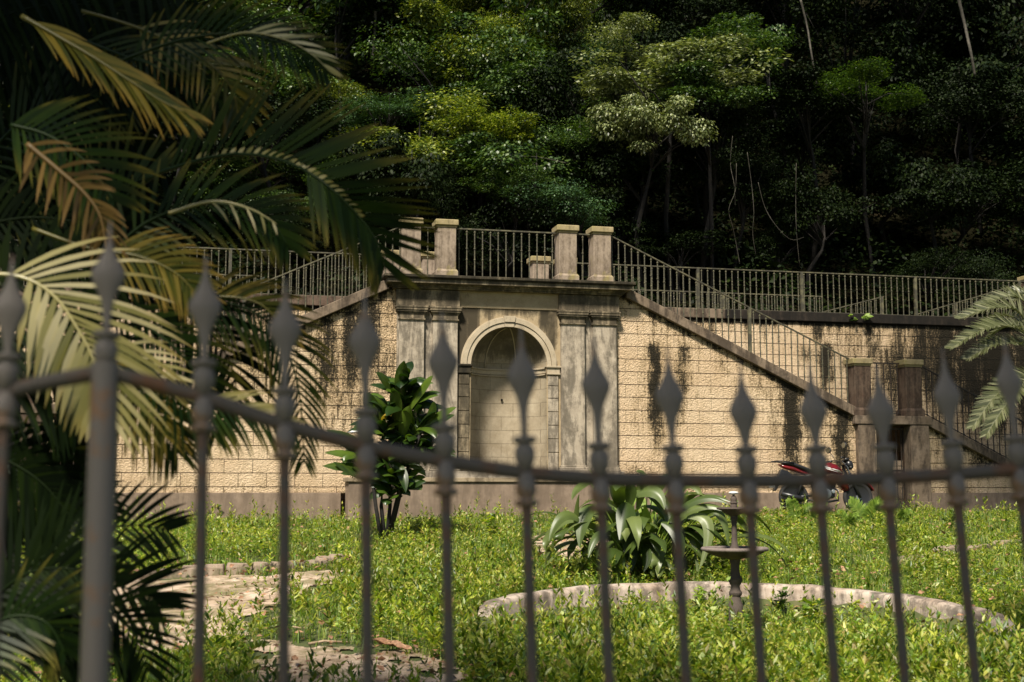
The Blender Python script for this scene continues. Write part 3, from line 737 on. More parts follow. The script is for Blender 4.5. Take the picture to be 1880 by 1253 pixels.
# ------------------------------------------------------------------ round basin and tiered fountain
RC = Vector((2.0, 11.92, 0)); RR = 2.48; RZ = EYE - .962 - .065*2.48
ba = thing('round_basin', 'weathered pinkish white rim of a round garden basin overgrown with weeds', 'basin', Matrix.Translation((RC.x, RC.y, RZ)) @ Matrix.Rotation(math.atan(.065), 4, 'X'))
A0, A1 = R(-2), R(162)
prof = [(-.10, -.42), (-.10, -.05), (-.085, -.015), (-.05, 0), (.03, 0), (.075, -.015), (.09, -.05), (.09, -.42)]
V = []; Fc = []; nseg = 144
for k in range(nseg+1):
    t = A0+(A1-A0)*k/nseg
    wob = .006*math.sin(t*9)+.006*math.sin(t*23+1)
    sink = -.20*max(0, 1-min(k, nseg-k)/9)**1.5                 # the broken ends dip under the weeds
    for o_, z in prof: V.append(((RR+o_+wob)*math.cos(t), (RR+o_+wob)*math.sin(t), z + sink + .005*math.sin(t*13) + .004*math.sin(t*31)))
for k in range(nseg):
    for j in range(7): a = k*8+j; b_ = (k+1)*8+j; Fc.append((a, b_, b_+1, a+1))
arr(V, Fc, 'rim', M['rimstone'], ba, smooth=True)
MB().lathe([(RR-.06, -.40), (RR-.06, -.39)], 64).build('basin_floor', M['soil'], ba)
hx = W(1329, 1083, 14.3) - Vector((RC.x, RC.y, RZ)); hx.z -= .065*2.4
MB().lathe([(.0, 0), (.035, 0), (.045, .01), (.045, .03)], 12, (hx.x, RR-.11, hx.z), ax=(0, 1, 0)).build('drain_hole', M['curb'], ba)

fx = (1344-940)/FPX*12
fo = thing('tiered_fountain', 'slim dark iron garden fountain with two round bowls and a small white cap', 'fountain', Matrix.Translation((fx, 12.0, EYE-1.30)))
MB().lathe([(.085, 0), (.085, .12), (.07, .13), (.062, .20), (.066, .30), (.05, .33), (.046, .37), (.058, .385), (.06, .405), (.045, .43), (.040, .46), (.052, .485), (.066, .51), (.066, .53), (.048, .555), (.040, .60), (.040, .655), (.050, .69), (.052, .705)], 20, (0, 0, 0)).build('pedestal', M['fountain'], fo, smooth='auto')
lb = MB().lathe([(.05, .70), (.12, .715), (.20, .735), (.262, .765), (.28, .782)], 40).build('lower_bowl', M['fountain'], fo, smooth='auto')
V = []; Fc = []; n1, n2 = 120, 10
for k in range(n1):
    t = 2*math.pi*k/n1; rr_ = .018 + .0035*math.sin(t*60/1.0)
    for j in range(n2): a = 2*math.pi*j/n2; V.append(((.287+rr_*math.cos(a))*math.cos(t), (.287+rr_*math.cos(a))*math.sin(t), .792+rr_*math.sin(a)))
for k in range(n1):
    for j in range(n2): Fc.append((k*n2+j, ((k+1) % n1)*n2+j, ((k+1) % n1)*n2+(j+1) % n2, k*n2+(j+1) % n2))
rm = arr(V, Fc, 'bowl_rim', M['fountain_rim'], lb, smooth=True)
MB().lathe([(.27, .786), (.2, .757), (.1, .74), (.04, .735), (.035, .80)], 40).build('bowl_inside', M['curb'], lb, smooth='auto')
MB().lathe([(.045, .735), (.045, .80), (.030, .83), (.026, .90), (.024, 1.00), (.028, 1.05), (.036, 1.075), (.030, 1.085), (.045, 1.10)], 16).build('column', M['fountain'], fo, smooth='auto')
MB().lathe([(.04, 1.095), (.085, 1.115), (.12, 1.14), (.15, 1.148), (.158, 1.156), (.156, 1.166), (.14, 1.168), (.06, 1.16), (.03, 1.16)], 32).build('upper_bowl', M['fountain'], fo, smooth='auto')
MB().lathe([(.030, 1.16), (.034, 1.18), (.028, 1.20), (.036, 1.205), (.036, 1.215), (.026, 1.22), (.030, 1.24), (.024, 1.262), (.010, 1.275), (.010, 1.285)], 14).build('finial', M['fountain'], fo, smooth='auto')
MB().lathe([(.012, 1.283), (.040, 1.290), (.046, 1.300), (.038, 1.309), (.01, 1.312)], 14).build('cap', M['white'], fo, smooth='auto')

# ------------------------------------------------------------------ kerb stones, twigs, dry leaves
ORD = ['first', 'second', 'third', 'fourth', 'fifth', 'sixth', 'seventh', 'eighth', 'ninth', 'tenth', 'eleventh']
def kerbrow(pts, label, grp, n):
    P = [G(*p) for p in pts]; segs = [(P[i+1]-P[i]).length for i in range(len(P)-1)]; T = sum(segs)
    for k in range(n):
        s = T*(k+.5)/n; i = 0
        while i < len(segs)-1 and s > segs[i]: s -= segs[i]; i += 1
        c_ = P[i].lerp(P[i+1], s/segs[i]); d = P[i+1]-P[i]; a = math.atan2(d.y, d.x)+random.uniform(-.12, .12)
        l, w_, h_ = T/n*random.uniform(.38, .5), random.uniform(.07, .11), random.uniform(.09, .14)
        v = []; 
        for z in (-.06, h_*.7, h_):
            for q in range(8):
                t = q*math.pi/4+math.pi/8; sc_ = 1 if z < h_ else .82
                v.append((l*1.08*max(-1, min(1, 1.3*math.cos(t)))*sc_+random.uniform(-.015, .015), w_*max(-1, min(1, 1.3*math.sin(t)))*sc_+random.uniform(-.01, .01), z+random.uniform(-.012, .012)))
        fs = [(q, (q+1) % 8, 8+(q+1) % 8, 8+q) for q in range(8)] + [(8+q, 8+(q+1) % 8, 16+(q+1) % 8, 16+q) for q in range(8)] + [tuple(range(16, 24))]
        o = MB().add(v, fs).build('kerb_stone', M['paver'], bevel=.012); o.location = c_; o.rotation_euler = (random.uniform(-.06, .06), random.uniform(-.05, .05), a)
        tag(o, label % ORD[k] if n > 1 else label, 'kerb stone', grp)
kerbrow([(250,1066),(330,1060),(430,1056),(520,1050),(630,1036)], 'rough kerb stone, %s from the left in the row behind the dirt path', 'kerb stones behind the left dirt path', 11)
kerbrow([(1640,1042),(1740,1020),(1880,1003),(1960,996)], 'low kerb stone, %s from the basin in the row in the right-hand grass', 'kerb stones in the grass on the right', 5)
def twig(px, py, ln, ang, lab):
    P = G(px, py); o = MB().tube([(0, 0, .015), (ln*.3, .02, .035), (ln*.65, -.02, .03), (ln, .03, .02)], [.012, .011, .008, .004], 6).build('dry_twig', M['twig'], smooth=True)
    o.location = P; o.rotation_euler = (0, 0, ang); tag(o, lab, 'twig')
kerbrow([(1000,1192),(1110,1206),(1250,1222),(1400,1236),(1580,1262)], 'half buried kerb stone, %s from the left in the front row', 'half buried kerb stones in the front weeds', 9)
twig(566,1186, .45, .1, 'dry twig lying across the lower path beside the curled leaf'); twig(500,1140,.30,.4,'short pale twig on the mossy strip between the paths'); twig(520,1158,.25,-.2,'pale twig just above the lower dirt path')
twig(1600,1052,.9,.15,'long dry twig in the grass right of the basin'); twig(1700,1034,.7,-.1,'dry twig lying near the right kerb stones')
def deadleaf(px, py, s, ang, lab, tilt=.3):
    v = []; fs = []
    for i in range(9):
        x = -1+i/4; wd = .34*math.sqrt(max(0, 1-x*x))+.01
        for j in range(5): y = (j-2)/2*wd; v.append((x*s, y*s, s*(.35*abs(j-2)/2*wd*2 + .22*x*x + .05*math.sin(7*x+j))))
    for i in range(8):
        for j in range(4): fs.append((i*5+j, i*5+j+1, i*5+j+6, i*5+j+5))
    o = MB().add(v, fs).build('dry_leaf', M['dead'], smooth=True); o.location = G(px, py)+Vector((0, 0, .05)); o.rotation_euler = (tilt, .2, ang); tag(o, lab, 'leaf')
deadleaf(712,1197,.14,.2,'large curled brown leaf at the upper edge of the lower path'); deadleaf(738,1203,.10,-.5,'smaller curled brown leaf right of the larger one')
deadleaf(652,1172,.09,1.2,'upright dry leaf beside the twig',1.1); deadleaf(488,1091,.035,.5,'tiny dark leaf alone on the upper dirt path'); deadleaf(915,1222,.06,.9,'dry leaf among weeds near the bottom centre')
deadleaf(298,1082,.04,.4,'small pale leaf at the far left edge of the dirt path')

# ------------------------------------------------------------------ motorcycle
mu_, mz_ = fac(1432, 946, -1.0); mr_, _ = fac(1622, 946, -1.0); gy = F(mu_, -1.0, 0)
mo = thing('motorcycle', 'red and black motorcycle with round mirrors parked by the right landing', 'motorcycle', FM @ Matrix.Translation((mu_+.30, -1.0, float(gz(gy.x, gy.y))+.02)) @ Matrix.Rotation(R(-6), 4, 'Z') @ Matrix.Rotation(R(-5), 4, 'X'))
def wheel(x, r):
    t = MB(); vs = []; fs = []; n1, n2 = 32, 8
    for k in range(n1):
        a = 2*math.pi*k/n1
        for j in range(n2): q = 2*math.pi*j/n2; rr_ = r-.045+.045*math.cos(q); vs.append((rr_*math.cos(a), .05*math.sin(q), rr_*math.sin(a)))
    for k in range(n1):
        for j in range(n2): fs.append((k*n2+j, ((k+1) % n1)*n2+j, ((k+1) % n1)*n2+(j+1) % n2, k*n2+(j+1) % n2))
    w_ = t.add(vs, fs).build('wheel', M['rubber'], mo, smooth=True); w_.location = (x, 0, r)
    q = MB().lathe([(r-.09, -.03), (r-.075, -.035), (r-.075, .035), (r-.09, .03)], 28, ax=(0, 1, 0)); q.build('rim', M['black'], w_, smooth='auto')
    q = MB(); q.lathe([(.05, -.06), (.05, .06)], 14, ax=(0, 1, 0))
    for k in range(5):
        a = 2*math.pi*k/5+.3; q.tube([(.04*math.cos(a), 0, .04*math.sin(a)), ((r-.08)*math.cos(a+.1), 0, (r-.08)*math.sin(a+.1))], [.02, .013], 6)
    q.build('spokes', M['metal'], w_, smooth='auto'); return w_
wheel(0, .30); wheel(1.28, .30)
def loft(secs, nm, mt, n=14, par=None):
    """secs: (x, zc, half height, half width)"""
    vs = []; fs = []
    for x, zc, hh, hw in secs:
        for k in range(n): a = 2*math.pi*k/n; ca, sa = math.cos(a), math.sin(a); vs.append((x, hw*math.copysign(abs(ca)**.8, ca), zc+hh*math.copysign(abs(sa)**.8, sa)))
    for i in range(len(secs)-1):
        for k in range(n): fs.append((i*n+k, i*n+(k+1) % n, (i+1)*n+(k+1) % n, (i+1)*n+k))
    fs += [tuple(range(n-1, -1, -1)), tuple(range((len(secs)-1)*n, len(secs)*n))]
    return MB().add(vs, fs).build(nm, M[mt], par or mo, smooth=True)
tk = loft([(.46, .80, .03, .05), (.50, .82, .07, .11), (.60, .85, .105, .15), (.74, .86, .115, .165), (.86, .84, .095, .15), (.95, .80, .06, .10), (.99, .77, .02, .05)], 'fuel_tank', 'red')
st_ = MB(); st_.add([(.52, -.158, .87), (.56, -.164, .90), (.90, -.158, .80), (.96, -.12, .755)], [(0, 1, 2, 3)]).add([(.60, -.168, .835), (.62, -.17, .85), (.88, -.16, .765)], [(0, 1, 2)])
st_.build('white_stripe', M['white'], tk)
loft([(-.22, .96, .012, .04), (-.16, .955, .03, .09), (0, .93, .045, .12), (.15, .87, .05, .14), (.35, .80, .045, .13), (.50, .79, .035, .10)], 'seat', 'black')
loft([(-.27, .93, .012, .03), (-.18, .89, .035, .07), (0, .85, .055, .09), (.2, .78, .05, .09), (.32, .74, .03, .08)], 'tail_fairing', 'red')
loft([(.20, .68, .03, .11), (.28, .66, .085, .13), (.46, .64, .10, .14), (.56, .62, .05, .12)], 'side_panel', 'silver')
MB().tube([(-.40, -.05, .985), (-.22, -.11, .99), (0, -.13, .95)], .012, 6).tube([(-.40, .05, .985), (-.22, .11, .99), (0, .13, .95)], .012, 6).tube([(-.40, -.05, .985), (-.40, .05, .985)], .014, 6).build('grab_rail', M['black'], mo, smooth=True)
fd = MB(); pts = [(-.33, .70), (-.30, .60), (-.24, .45)]
fd.prism([(-.24, .84), (-.10, .80), (.02, .66), (-.08, .66), (-.20, .70), (-.36, .42), (-.40, .44)], -.07, .07); fd.build('rear_fender', M['black'], mo, bevel=.01)
pl = MB().box(-.085, .085, -.006, .006, -.065, .065).build('number_plate', M['white'], mo); pl.location = (-.395, -.02, .56); pl.rotation_euler = (R(14), 0, R(-38))
ch = MB()
def strokes(x0, z0_, segs, s=.028):
    for (a, b_, c_, d) in segs: ch.box(x0+min(a, c_)*s-.003, x0+max(a, c_)*s+.003, -.010, -.0065, z0_+min(b_, d)*s*1.4-.003, z0_+max(b_, d)*s*1.4+.003)
E_ = [(0,0,0,1),(0,1,.8,1),(0,.5,.7,.5),(0,0,.8,0)]; O_ = [(0,0,0,1),(.8,0,.8,1),(0,1,.8,1),(0,0,.8,0)]; T_ = [(.4,0,.4,1),(0,1,.8,1)]; S_ = [(0,0,.8,0),(.8,0,.8,.5),(0,.5,.8,.5),(0,.5,0,1),(0,1,.8,1)]
for k, g_ in enumerate((O_, E_, T_)): strokes(-.055+k*.042, .010, g_)
for k, g_ in enumerate((S_, O_, E_, O_)): strokes(-.070+k*.037, -.050, g_, .026)
ch.build('plate_marks', M['black'], pl)
en = MB(); en.lathe([(.10, -.10), (.13, -.085), (.13, .085), (.10, .10)], 18, (.60, 0, .36), ax=(0, 1, 0)); en.box(.46, .80, -.10, .10, .28, .44, .03); en.box(.62, .80, -.07, .07, .44, .62, .01)
for k in range(5): en.box(.605, .815, -.085, .085, .455+k*.032, .462+k*.032)
en.build('engine', M['black'], mo, smooth='auto')
MB().lathe([(.085, -.165), (.10, -.155), (.105, -.12), (.105, -.10)], 20, (.60, 0, .36), ax=(0, 1, 0)).lathe([(.03, -.175), (.04, -.165), (.04, -.15)], 12, (.74, 0, .40), ax=(0, 1, 0)).build('crankcase_cover', M['metal'], mo, smooth='auto')
MB().tube([(.76, -.05, .50), (.86, -.09, .42), (.84, -.11, .24), (.60, -.13, .20), (.20, -.15, .24)], .022, 8).tube([(.20, -.15, .24), (.05, -.16, .28), (-.30, -.17, .36)], [.03, .05, .045], 10).build('exhaust', M['black'], mo, smooth=True)
MB().tube([(0, -.09, .30), (.42, -.09, .34)], .02, 6).tube([(0, .09, .30), (.42, .09, .34)], .02, 6).tube([(.05, -.11, .34), (.18, -.11, .66)], .028, 8).build('swingarm', M['black'], mo, smooth=True)
MB().tube([(.92, 0, .82), (.82, 0, .50), (.76, 0, .30), (.42, 0, .30), (.34, 0, .72)], .022, 6).build('frame', M['black'], mo, smooth=True)
MB().tube([(1.30, -.09, .28), (1.19, -.09, .56), (1.04, -.09, .94)], [.028, .026, .02], 8).tube([(1.30, .09, .28), (1.19, .09, .56), (1.04, .09, .94)], [.028, .026, .02], 8).build('front_fork', M['black'], mo, smooth=True)
ff = []; fs = []
for k in range(15):
    a = R(22+k*9.5); 
    for y, rr_ in ((-.07, .325), (-.045, .355), (0, .365), (.045, .355), (.07, .325)): ff.append((1.28+rr_*math.cos(a), y, .30+rr_*math.sin(a)))
for k in range(14):
    for j in range(4): fs.append((k*5+j, k*5+j+1, k*5+j+6, k*5+j+5))
o = MB().add(ff, fs).build('front_fender', M['red'], mo, smooth=True); md = o.modifiers.new('t', 'SOLIDIFY'); md.thickness = .008
loft([(.88, .64, .03, .12), (.95, .62, .14, .15), (1.02, .56, .15, .14), (1.08, .48, .06, .10)], 'radiator_shroud', 'red')
loft([(1.06, .93, .07, .08), (1.12, .93, .095, .11), (1.18, .92, .09, .10), (1.21, .91, .05, .06)], 'headlight', 'black')
loft([(1.00, .99, .02, .07), (1.05, 1.03, .045, .10), (1.12, 1.03, .03, .09)], 'instrument_pod', 'black')
MB().tube([(.86, -.38, 1.02), (.95, -.30, 1.04), (1.02, -.12, 1.01), (1.02, .12, 1.01), (.95, .30, 1.04), (.86, .38, 1.02)], .013, 8).tube([(.84, -.40, 1.02), (.93, -.31, 1.04)], .02, 8).tube([(.84, .40, 1.02), (.93, .31, 1.04)], .02, 8).build('handlebar', M['black'], mo, smooth=True)
for s in (-1, 1):
    mr = MB().tube([(.97, s*.26, 1.05), (.94, s*.32, 1.15), (.91, s*.40, 1.24)], .007, 6).lathe([(.02, -.03), (.062, -.022), (.066, -.004), (.060, .002)], 16, (.90, s*.41, 1.26), ax=(-.9, -.35, .1)).build('mirror', M['black'], mo, smooth=True)
    MB().lathe([(.054, .0), (.054, .004)], 16, (.90, s*.41, 1.26), ax=(-.9, -.35, .1)).build('mirror_glass', M['tank_glass'], mr)
    MB().tube([(1.08, s*.1, .86), (1.09, s*.19, .86)], .008, 6).lathe([(.01, -.03), (.03, 0), (.02, .03)], 10, (1.10, s*.20, .86), ax=(1, 0, 0)).build('turn_signal', M['black'], mo, smooth=True)
MB().tube([(.98, -.10, .98), (1.06, -.16, .86), (1.10, -.11, .66)], .006, 6).build('cable', M['metal'], mo, smooth=True)

# ------------------------------------------------------------------ plants near the wall
def strap(path, wfn, nrm, nx=2, fold=.25, seg=None):
    """a broad leaf: path points, half width function, returns verts, faces"""
    vs = []; fs = []; n = len(path); k = 2*nx+1
    for i, p in enumerate(path):
        t = (path[min(i+1, n-1)]-path[max(i-1, 0)]).normalized(); s = t.cross(nrm); s = s.normalized() if s.length > 1e-4 else Vector((1, 0, 0)); u = s.cross(t)
        w_ = wfn(i/(n-1))
        for j in range(-nx, nx+1): vs.append(p + s*(w_*j/nx) + u*(abs(j)/nx*w_*fold))
    for i in range(n-1):
        for j in range(k-1): fs.append((i*k+j, i*k+j+1, (i+1)*k+j+1, (i+1)*k+j))
    return vs, fs
def arch_leaf(base, az, el, ln, droop, n=9, power=1.6):
    """points of a leaf leaving at elevation el and bending down"""
    p = Vector(base); pts = [p.copy()]
    for i in range(n):
        e = el - droop*((i+1)/n)**power
        p = p + Vector((math.cos(az)*math.cos(e), math.sin(az)*math.cos(e), math.sin(e)))*ln/n; pts.append(p.copy())
    return pts
UPV = Vector((0, 0, 1))
def lf_nrm(az): return Vector((-math.cos(az)*.3, -math.sin(az)*.3, 1)).normalized()

# cordyline left of the niche
cb = G(706, 996); cy = thing('cordyline', 'tall dark glossy cordyline on thin stems in front of the left pilasters', 'plant', Matrix.Translation(cb))
def lp(px, py, Y): return W(px, py, Y) - cb
Yc = cb.y
stems = [[(706,990),(700,930),(703,880),(718,830),(735,775)], [(712,990),(726,930),(738,880),(732,830),(745,780),(748,720)], [(700,992),(690,930),(684,880),(672,845),(662,830)], [(710,992),(716,930),(716,870),(704,820),(700,765)], [(716,985),(735,905),(752,850),(770,800)]]
for k, sm in enumerate(stems):
    MB().tube([lp(x, y, Yc+.1*math.sin(k*2+j)) for j, (x, y) in enumerate(sm)], [.035-.004*j for j in range(len(sm))], 8).build('stem', M['bark_dark'], cy, smooth=True)
random.seed(21)
heads = [((742,705), 12, .42), ((715,905), 9, .36), ((745,890), 10, .4), ((668,868), 9, .45), ((712,760), 14, .55), ((755,835), 14, .5), ((700,845), 14, .5), ((725,880), 12, .42), ((745,740), 18, .66), ((700,790), 18, .6), ((765,790), 16, .55), ((735,845), 16, .55), ((662,838), 8, .45), ((790,820), 7, .42), ((690,875), 6, .36)]
VV = {0: MB(), 1: MB()}
for (hx_, hy_), nn, ln in heads:
    c_ = lp(hx_, hy_, Yc)
    for k in range(nn+4):
        az = k*2.4+random.uniform(-.3, .3); el = random.uniform(.1, 1.35); L_ = ln*random.uniform(.75, 1.1); wd = .078*random.uniform(.8, 1.25)
        pts = arch_leaf(c_+Vector((0, 0, random.uniform(-.12, .08))), az, el, L_, random.uniform(.7, 1.5), 8)
        vs, fs = strap(pts, lambda t: wd*1.15*(.2+.8*math.sin(min(1, t*1.5+.05)*math.pi/2))*(1-max(0, (t-.5)/.5)**2.2)+.002, (lf_nrm(az)+Vector((random.uniform(-.3, .3), -.8, 0))).normalized(), 2, -.3)
        VV[1 if random.random() < .03 else 0].add(vs, fs)
def toarr(mb, nm, mt, par, attr=None):
    o = mb.build(nm, mt, par, smooth=True)
    if attr is not None: a = o.data.attributes.new('stain', 'FLOAT', 'POINT'); a.data.foreach_set('value', attr)
    return o
big = MB()                                                   # the large upright leaves one can pick out
for b0, tip, wd, mid in [((742,755),(742,662),.085,(735,700)), ((740,770),(795,690),.06,(775,705)), ((735,750),(690,684),.055,(712,690)), ((715,800),(668,722),.10,(684,735)), ((730,790),(722,712),.08,(725,742)),
                     ((765,790),(838,748),.055,(800,760)), ((760,800),(835,762),.05,(800,768)), ((700,850),(598,790),.05,(655,800)), ((690,860),(595,832),.05,(645,825)), ((680,870),(592,856),.055,(640,852)),
                     ((770,800),(798,738),.06,(795,750)), ((750,850),(838,838),.05,(800,824)), ((715,850),(745,905),.06,(740,850)), ((735,815),(752,745),.07,(742,770)), ((700,890),(612,848),.05,(650,868))]:
    P0, P1, P2 = lp(*b0, Yc-.05), lp(*mid, Yc-.25), lp(*tip, Yc-.35)
    pts = [P0*(1-t)**2+P1*2*t*(1-t)+P2*t*t for t in [i/9 for i in range(10)]]
    vs, fs = strap(pts, lambda t: wd*1.35*(.2+.8*math.sin(min(1, t*1.6)*math.pi/2))*(1-max(0, (t-.55)/.45)**2.4)+.002, Vector((random.uniform(-.5, .5), -.9, .5)).normalized(), 2, -.3); big.add(vs, fs)
for k in (0, 1):
    VV[k].build('leaves', L['cordy'] if k == 0 else L['cordy_pale'], cy, smooth=True)
toarr(big, 'large_leaves', L['cordy'], cy, [random.random()*.3 for _ in big.v])

# broad-leaved clump behind the basin
lbp = G(1180, 1062); ly = thing('broad_leaf_clump', 'large clump of broad arching striped leaves behind the basin rim', 'plant', Matrix.Translation(lbp))
random.seed(5); q = MB(); stx = MB(); q2 = MB()
def lilyleaf(mb, az, el, stalk, ln, wd, droop, off=(0, 0, 0)):
    b0 = Vector((random.uniform(-.33, .33), random.uniform(-.22, .22), 0)) + Vector(off); stalk *= 1.35; ln *= 1.2; wd *= 1.25
    d = Vector((math.cos(az)*math.cos(el), math.sin(az)*math.cos(el), math.sin(el)))
    e_ = b0 + d*stalk; stx.tube([b0, b0+d*stalk*.5+Vector((0, 0, .02)), e_], [.011, .009, .007], 5)
    pts = arch_leaf(e_, az, el-.1, ln, droop, 11, 1.0)
    vs, fs = strap(pts, lambda t: wd*(math.sin(math.pi*min(1, max(0, t))**.75)**.85)+.003, (lf_nrm(az)+Vector((random.uniform(-.25, .25), random.uniform(-.25, .25), 0))).normalized(), 3, -.22); mb.add(vs, fs)
for k in range(52):
    az = k*2.399; el = random.uniform(.75, 1.45); lilyleaf(q, az, el, random.uniform(.30, .62), random.uniform(.50, .75), random.uniform(.055, .095), random.uniform(1.5, 2.6))
for k in range(16): az = random.uniform(3.4, 6.0); lilyleaf(q, az, random.uniform(.8, 1.3), random.uniform(.12, .5), random.uniform(.45, .62), random.uniform(.07, .10), random.uniform(2.2, 2.8))
for k in range(12): az = random.uniform(-.5, .4); lilyleaf(q, az, random.uniform(.5, 1.1), random.uniform(.35, .65), random.uniform(.5, .75), random.uniform(.04, .07), random.uniform(1.3, 2.0), (.2, 0, 0))
for k in range(9): az = random.uniform(2.6, 3.6); lilyleaf(q, az, random.uniform(.6, 1.1), random.uniform(.35, .65), random.uniform(.5, .7), random.uniform(.045, .07), random.uniform(1.5, 2.2), (-.2, 0, 0))
for k in range(14): lilyleaf(q2, random.uniform(0, 6.28), 1.35, random.uniform(.4, .65), random.uniform(.3, .45), .04, .5)
for pts_, hw in [([(1150,922),(1149,950),(1138,992)],17), ([(1158,958),(1160,1000),(1156,1054)],16), ([(1188,908),(1224,930),(1232,985)],13), ([(1160,912),(1200,902),(1220,936)],12), ([(1134,1016),(1136,1036),(1134,1062)],8), ([(1210,1012),(1212,1034),(1209,1062)],11),
    ([(1092,928),(1072,950),(1064,1006)],13), ([(1066,958),(1034,948),(1008,994)],9), ([(1084,886),(1062,896),(1050,918)],6), ([(1062,992),(1058,950),(1063,908)],5), ([(1228,958),(1282,918),(1338,926)],7), ([(1232,968),(1290,930),(1345,948)],7), ([(1262,926),(1300,912),(1342,922)],5),
    ([(1262,950),(1300,965),(1284,1046)],10), ([(1276,952),(1318,940),(1338,1004)],9), ([(1240,980),(1276,990),(1280,1062)],10), ([(1150,935),(1158,895),(1136,872)],10), ([(1170,935),(1180,880),(1168,866)],9), ([(1196,920),(1222,880),(1252,912)],12), ([(1100,935),(1110,900),(1088,886)],8), ([(1120,980),(1096,985),(1080,1024)],8), ([(1246,900),(1270,890),(1290,915)],9), ([(1180,1000),(1188,1020),(1182,1050)],8), ([(1215,960),(1245,985),(1248,1040)],11)]:
    Yl = lbp.y-.25-random.uniform(0, .35); a_, b__, c__ = [W(x, y, Yl-.12*i)-lbp for i, (x, y) in enumerate(pts_)]; b__ = b__*2-(a_+c__)/2
    pp = [a_*(1-t)**2+b__*2*t*(1-t)+c__*t*t for t in [i/12 for i in range(13)]]; hw_ = hw/FPX*Yl*1.05
    vs, fs = strap(pp, lambda t: hw_*(math.sin(math.pi*min(1, max(0, t*.96+.03))**.8)**.8)+.002, Vector((random.uniform(-.3, .3), -.8, .55)).normalized(), 3, -.22); q.add(vs, fs); stx.tube([(a_.x*.3, a_.y*.2, 0), a_*.6, a_], [.011, .009, .006], 5)
q.build('leaves', L['lily'], ly, smooth=True); q2.build('young_leaves', L['fern'], ly, smooth=True); stx.build('stalks', L['fern'], ly, smooth=True)

# feather leaves (ferns, cycad, palms)
def frond_arr(path, nrm, llen, lw, n, spread, droop, fwd, sides=(1, -1), segs=4, jit=.08, curl=0.0, t0=.12, t1=1.0, prof=None, thin=1.0, upk=0.0):
    """leaflets along a rib. returns verts, faces, tip attribute"""
    path = [Vector(p) for p in path]; m_ = len(path); V = []; Fq = []; A = []
    for i in range(n):
        t = t0+(t1-t0)*(i+.5)/n; x = t*(m_-1); a = min(int(x), m_-2); fr = x-a
        p = path[a].lerp(path[a+1], fr); T = (path[min(a+1, m_-1)]-path[a]).normalized()
        N = nrm if isinstance(nrm, Vector) else nrm(t)
        S = T.cross(N).normalized(); U = S.cross(T)
        lp_ = prof(t) if prof else (math.sin(math.pi*min(1, (t*.80+.16)))**.55)
        for sd in sides:
            if random.random() > thin: continue
            Lh = llen*lp_*random.uniform(1-jit*1.5, 1+jit); ang = spread*(1-.45*t)+random.uniform(-jit, jit)
            d = (S*sd*math.sin(ang)+T*math.cos(ang)*fwd+U*(upk+random.uniform(-jit, jit))).normalized(); c_ = p.copy(); b0 = len(V)
            for k in range(segs+1):
                u = k/segs; wd = lw*(.35+.65*math.sin(min(1, u*2.2+.1)*math.pi/2))*(1-max(0, (u-.45)/.55)**1.7)+.0006
                Wv = d.cross(U); Wv = Wv.normalized() if Wv.length > 1e-3 else T
                Wv = (Wv*.86+U*.5*sd).normalized()
                V.append(c_+Wv*wd); V.append(c_-Wv*wd); A += [max(0, (u-.55)/.45)*random.uniform(.3, 1)]*2
                if k < segs:
                    Fq.append((b0+2*k, b0+2*k+1, b0+2*k+3, b0+2*k+2)); d = (d+Vector((0, 0, -droop*(.4+u)/segs))+T*curl/segs).normalized(); c_ = c_+d*(Lh/segs)
    return V, Fq, A
def bez(p, n=16):
    """smooth curve through the points"""
    p = [Vector(x) for x in p]; out = []
    for i in range(len(p)-1):
        p0 = p[max(i-1, 0)]; p3 = p[min(i+2, len(p)-1)]; m_ = max(2, n//(len(p)-1))
        for k in range(m_):
            t = k/m_; out.append(.5*((2*p[i])+(-p0+p[i+1])*t+(2*p0-5*p[i]+4*p[i+1]-p3)*t*t+(-p0+3*p[i]-3*p[i+1]+p3)*t**3))
    return out+[p[-1]]
def frond(name, path, par, mt, ribr=.008, ribmat=None, **kw):
    V, Fq, A = frond_arr(path, **kw)
    o = arr([tuple(v) for v in V], Fq, name, mt, par, attr=A, smooth=True)
    n = len(path); MB().tube(path, [ribr*(1-.75*i/(n-1)) for i in range(n)], 6).build('rib', ribmat or mt, o, smooth=True)
    return o
random.seed(8)
for px, py, ht, nn, lab in [(1462,962,.34,4,'small bright fern left of the motorcycle rear wheel'), (1498,962,.36,3,'small bright fern under the motorcycle engine'), (1590,968,.42,6,'larger fern in front of the motorcycle front wheel'), (1556,972,.26,5,'low spreading fern below the motorcycle'), (1655,965,.25,4,'fern at the foot of the right landing column')]:
    b0 = G(px, py); r = thing('fern', lab, 'fern', Matrix.Translation(b0))
    for k in range(nn):
        az = -1.6+random.uniform(-1.2, 1.2)+(k-nn/2)*.5; pts = arch_leaf((0, 0, 0), az, random.uniform(1.15, 1.5), ht*1.35, random.uniform(.5, 1.1), 12)
        frond('frond', pts, r, L['fern'], .004, nrm=Vector((math.cos(az)*.3, -.9, .4)).normalized(), llen=ht*.34, lw=.012, n=22, spread=1.35, droop=.15, fwd=.8, segs=3, t0=.1)

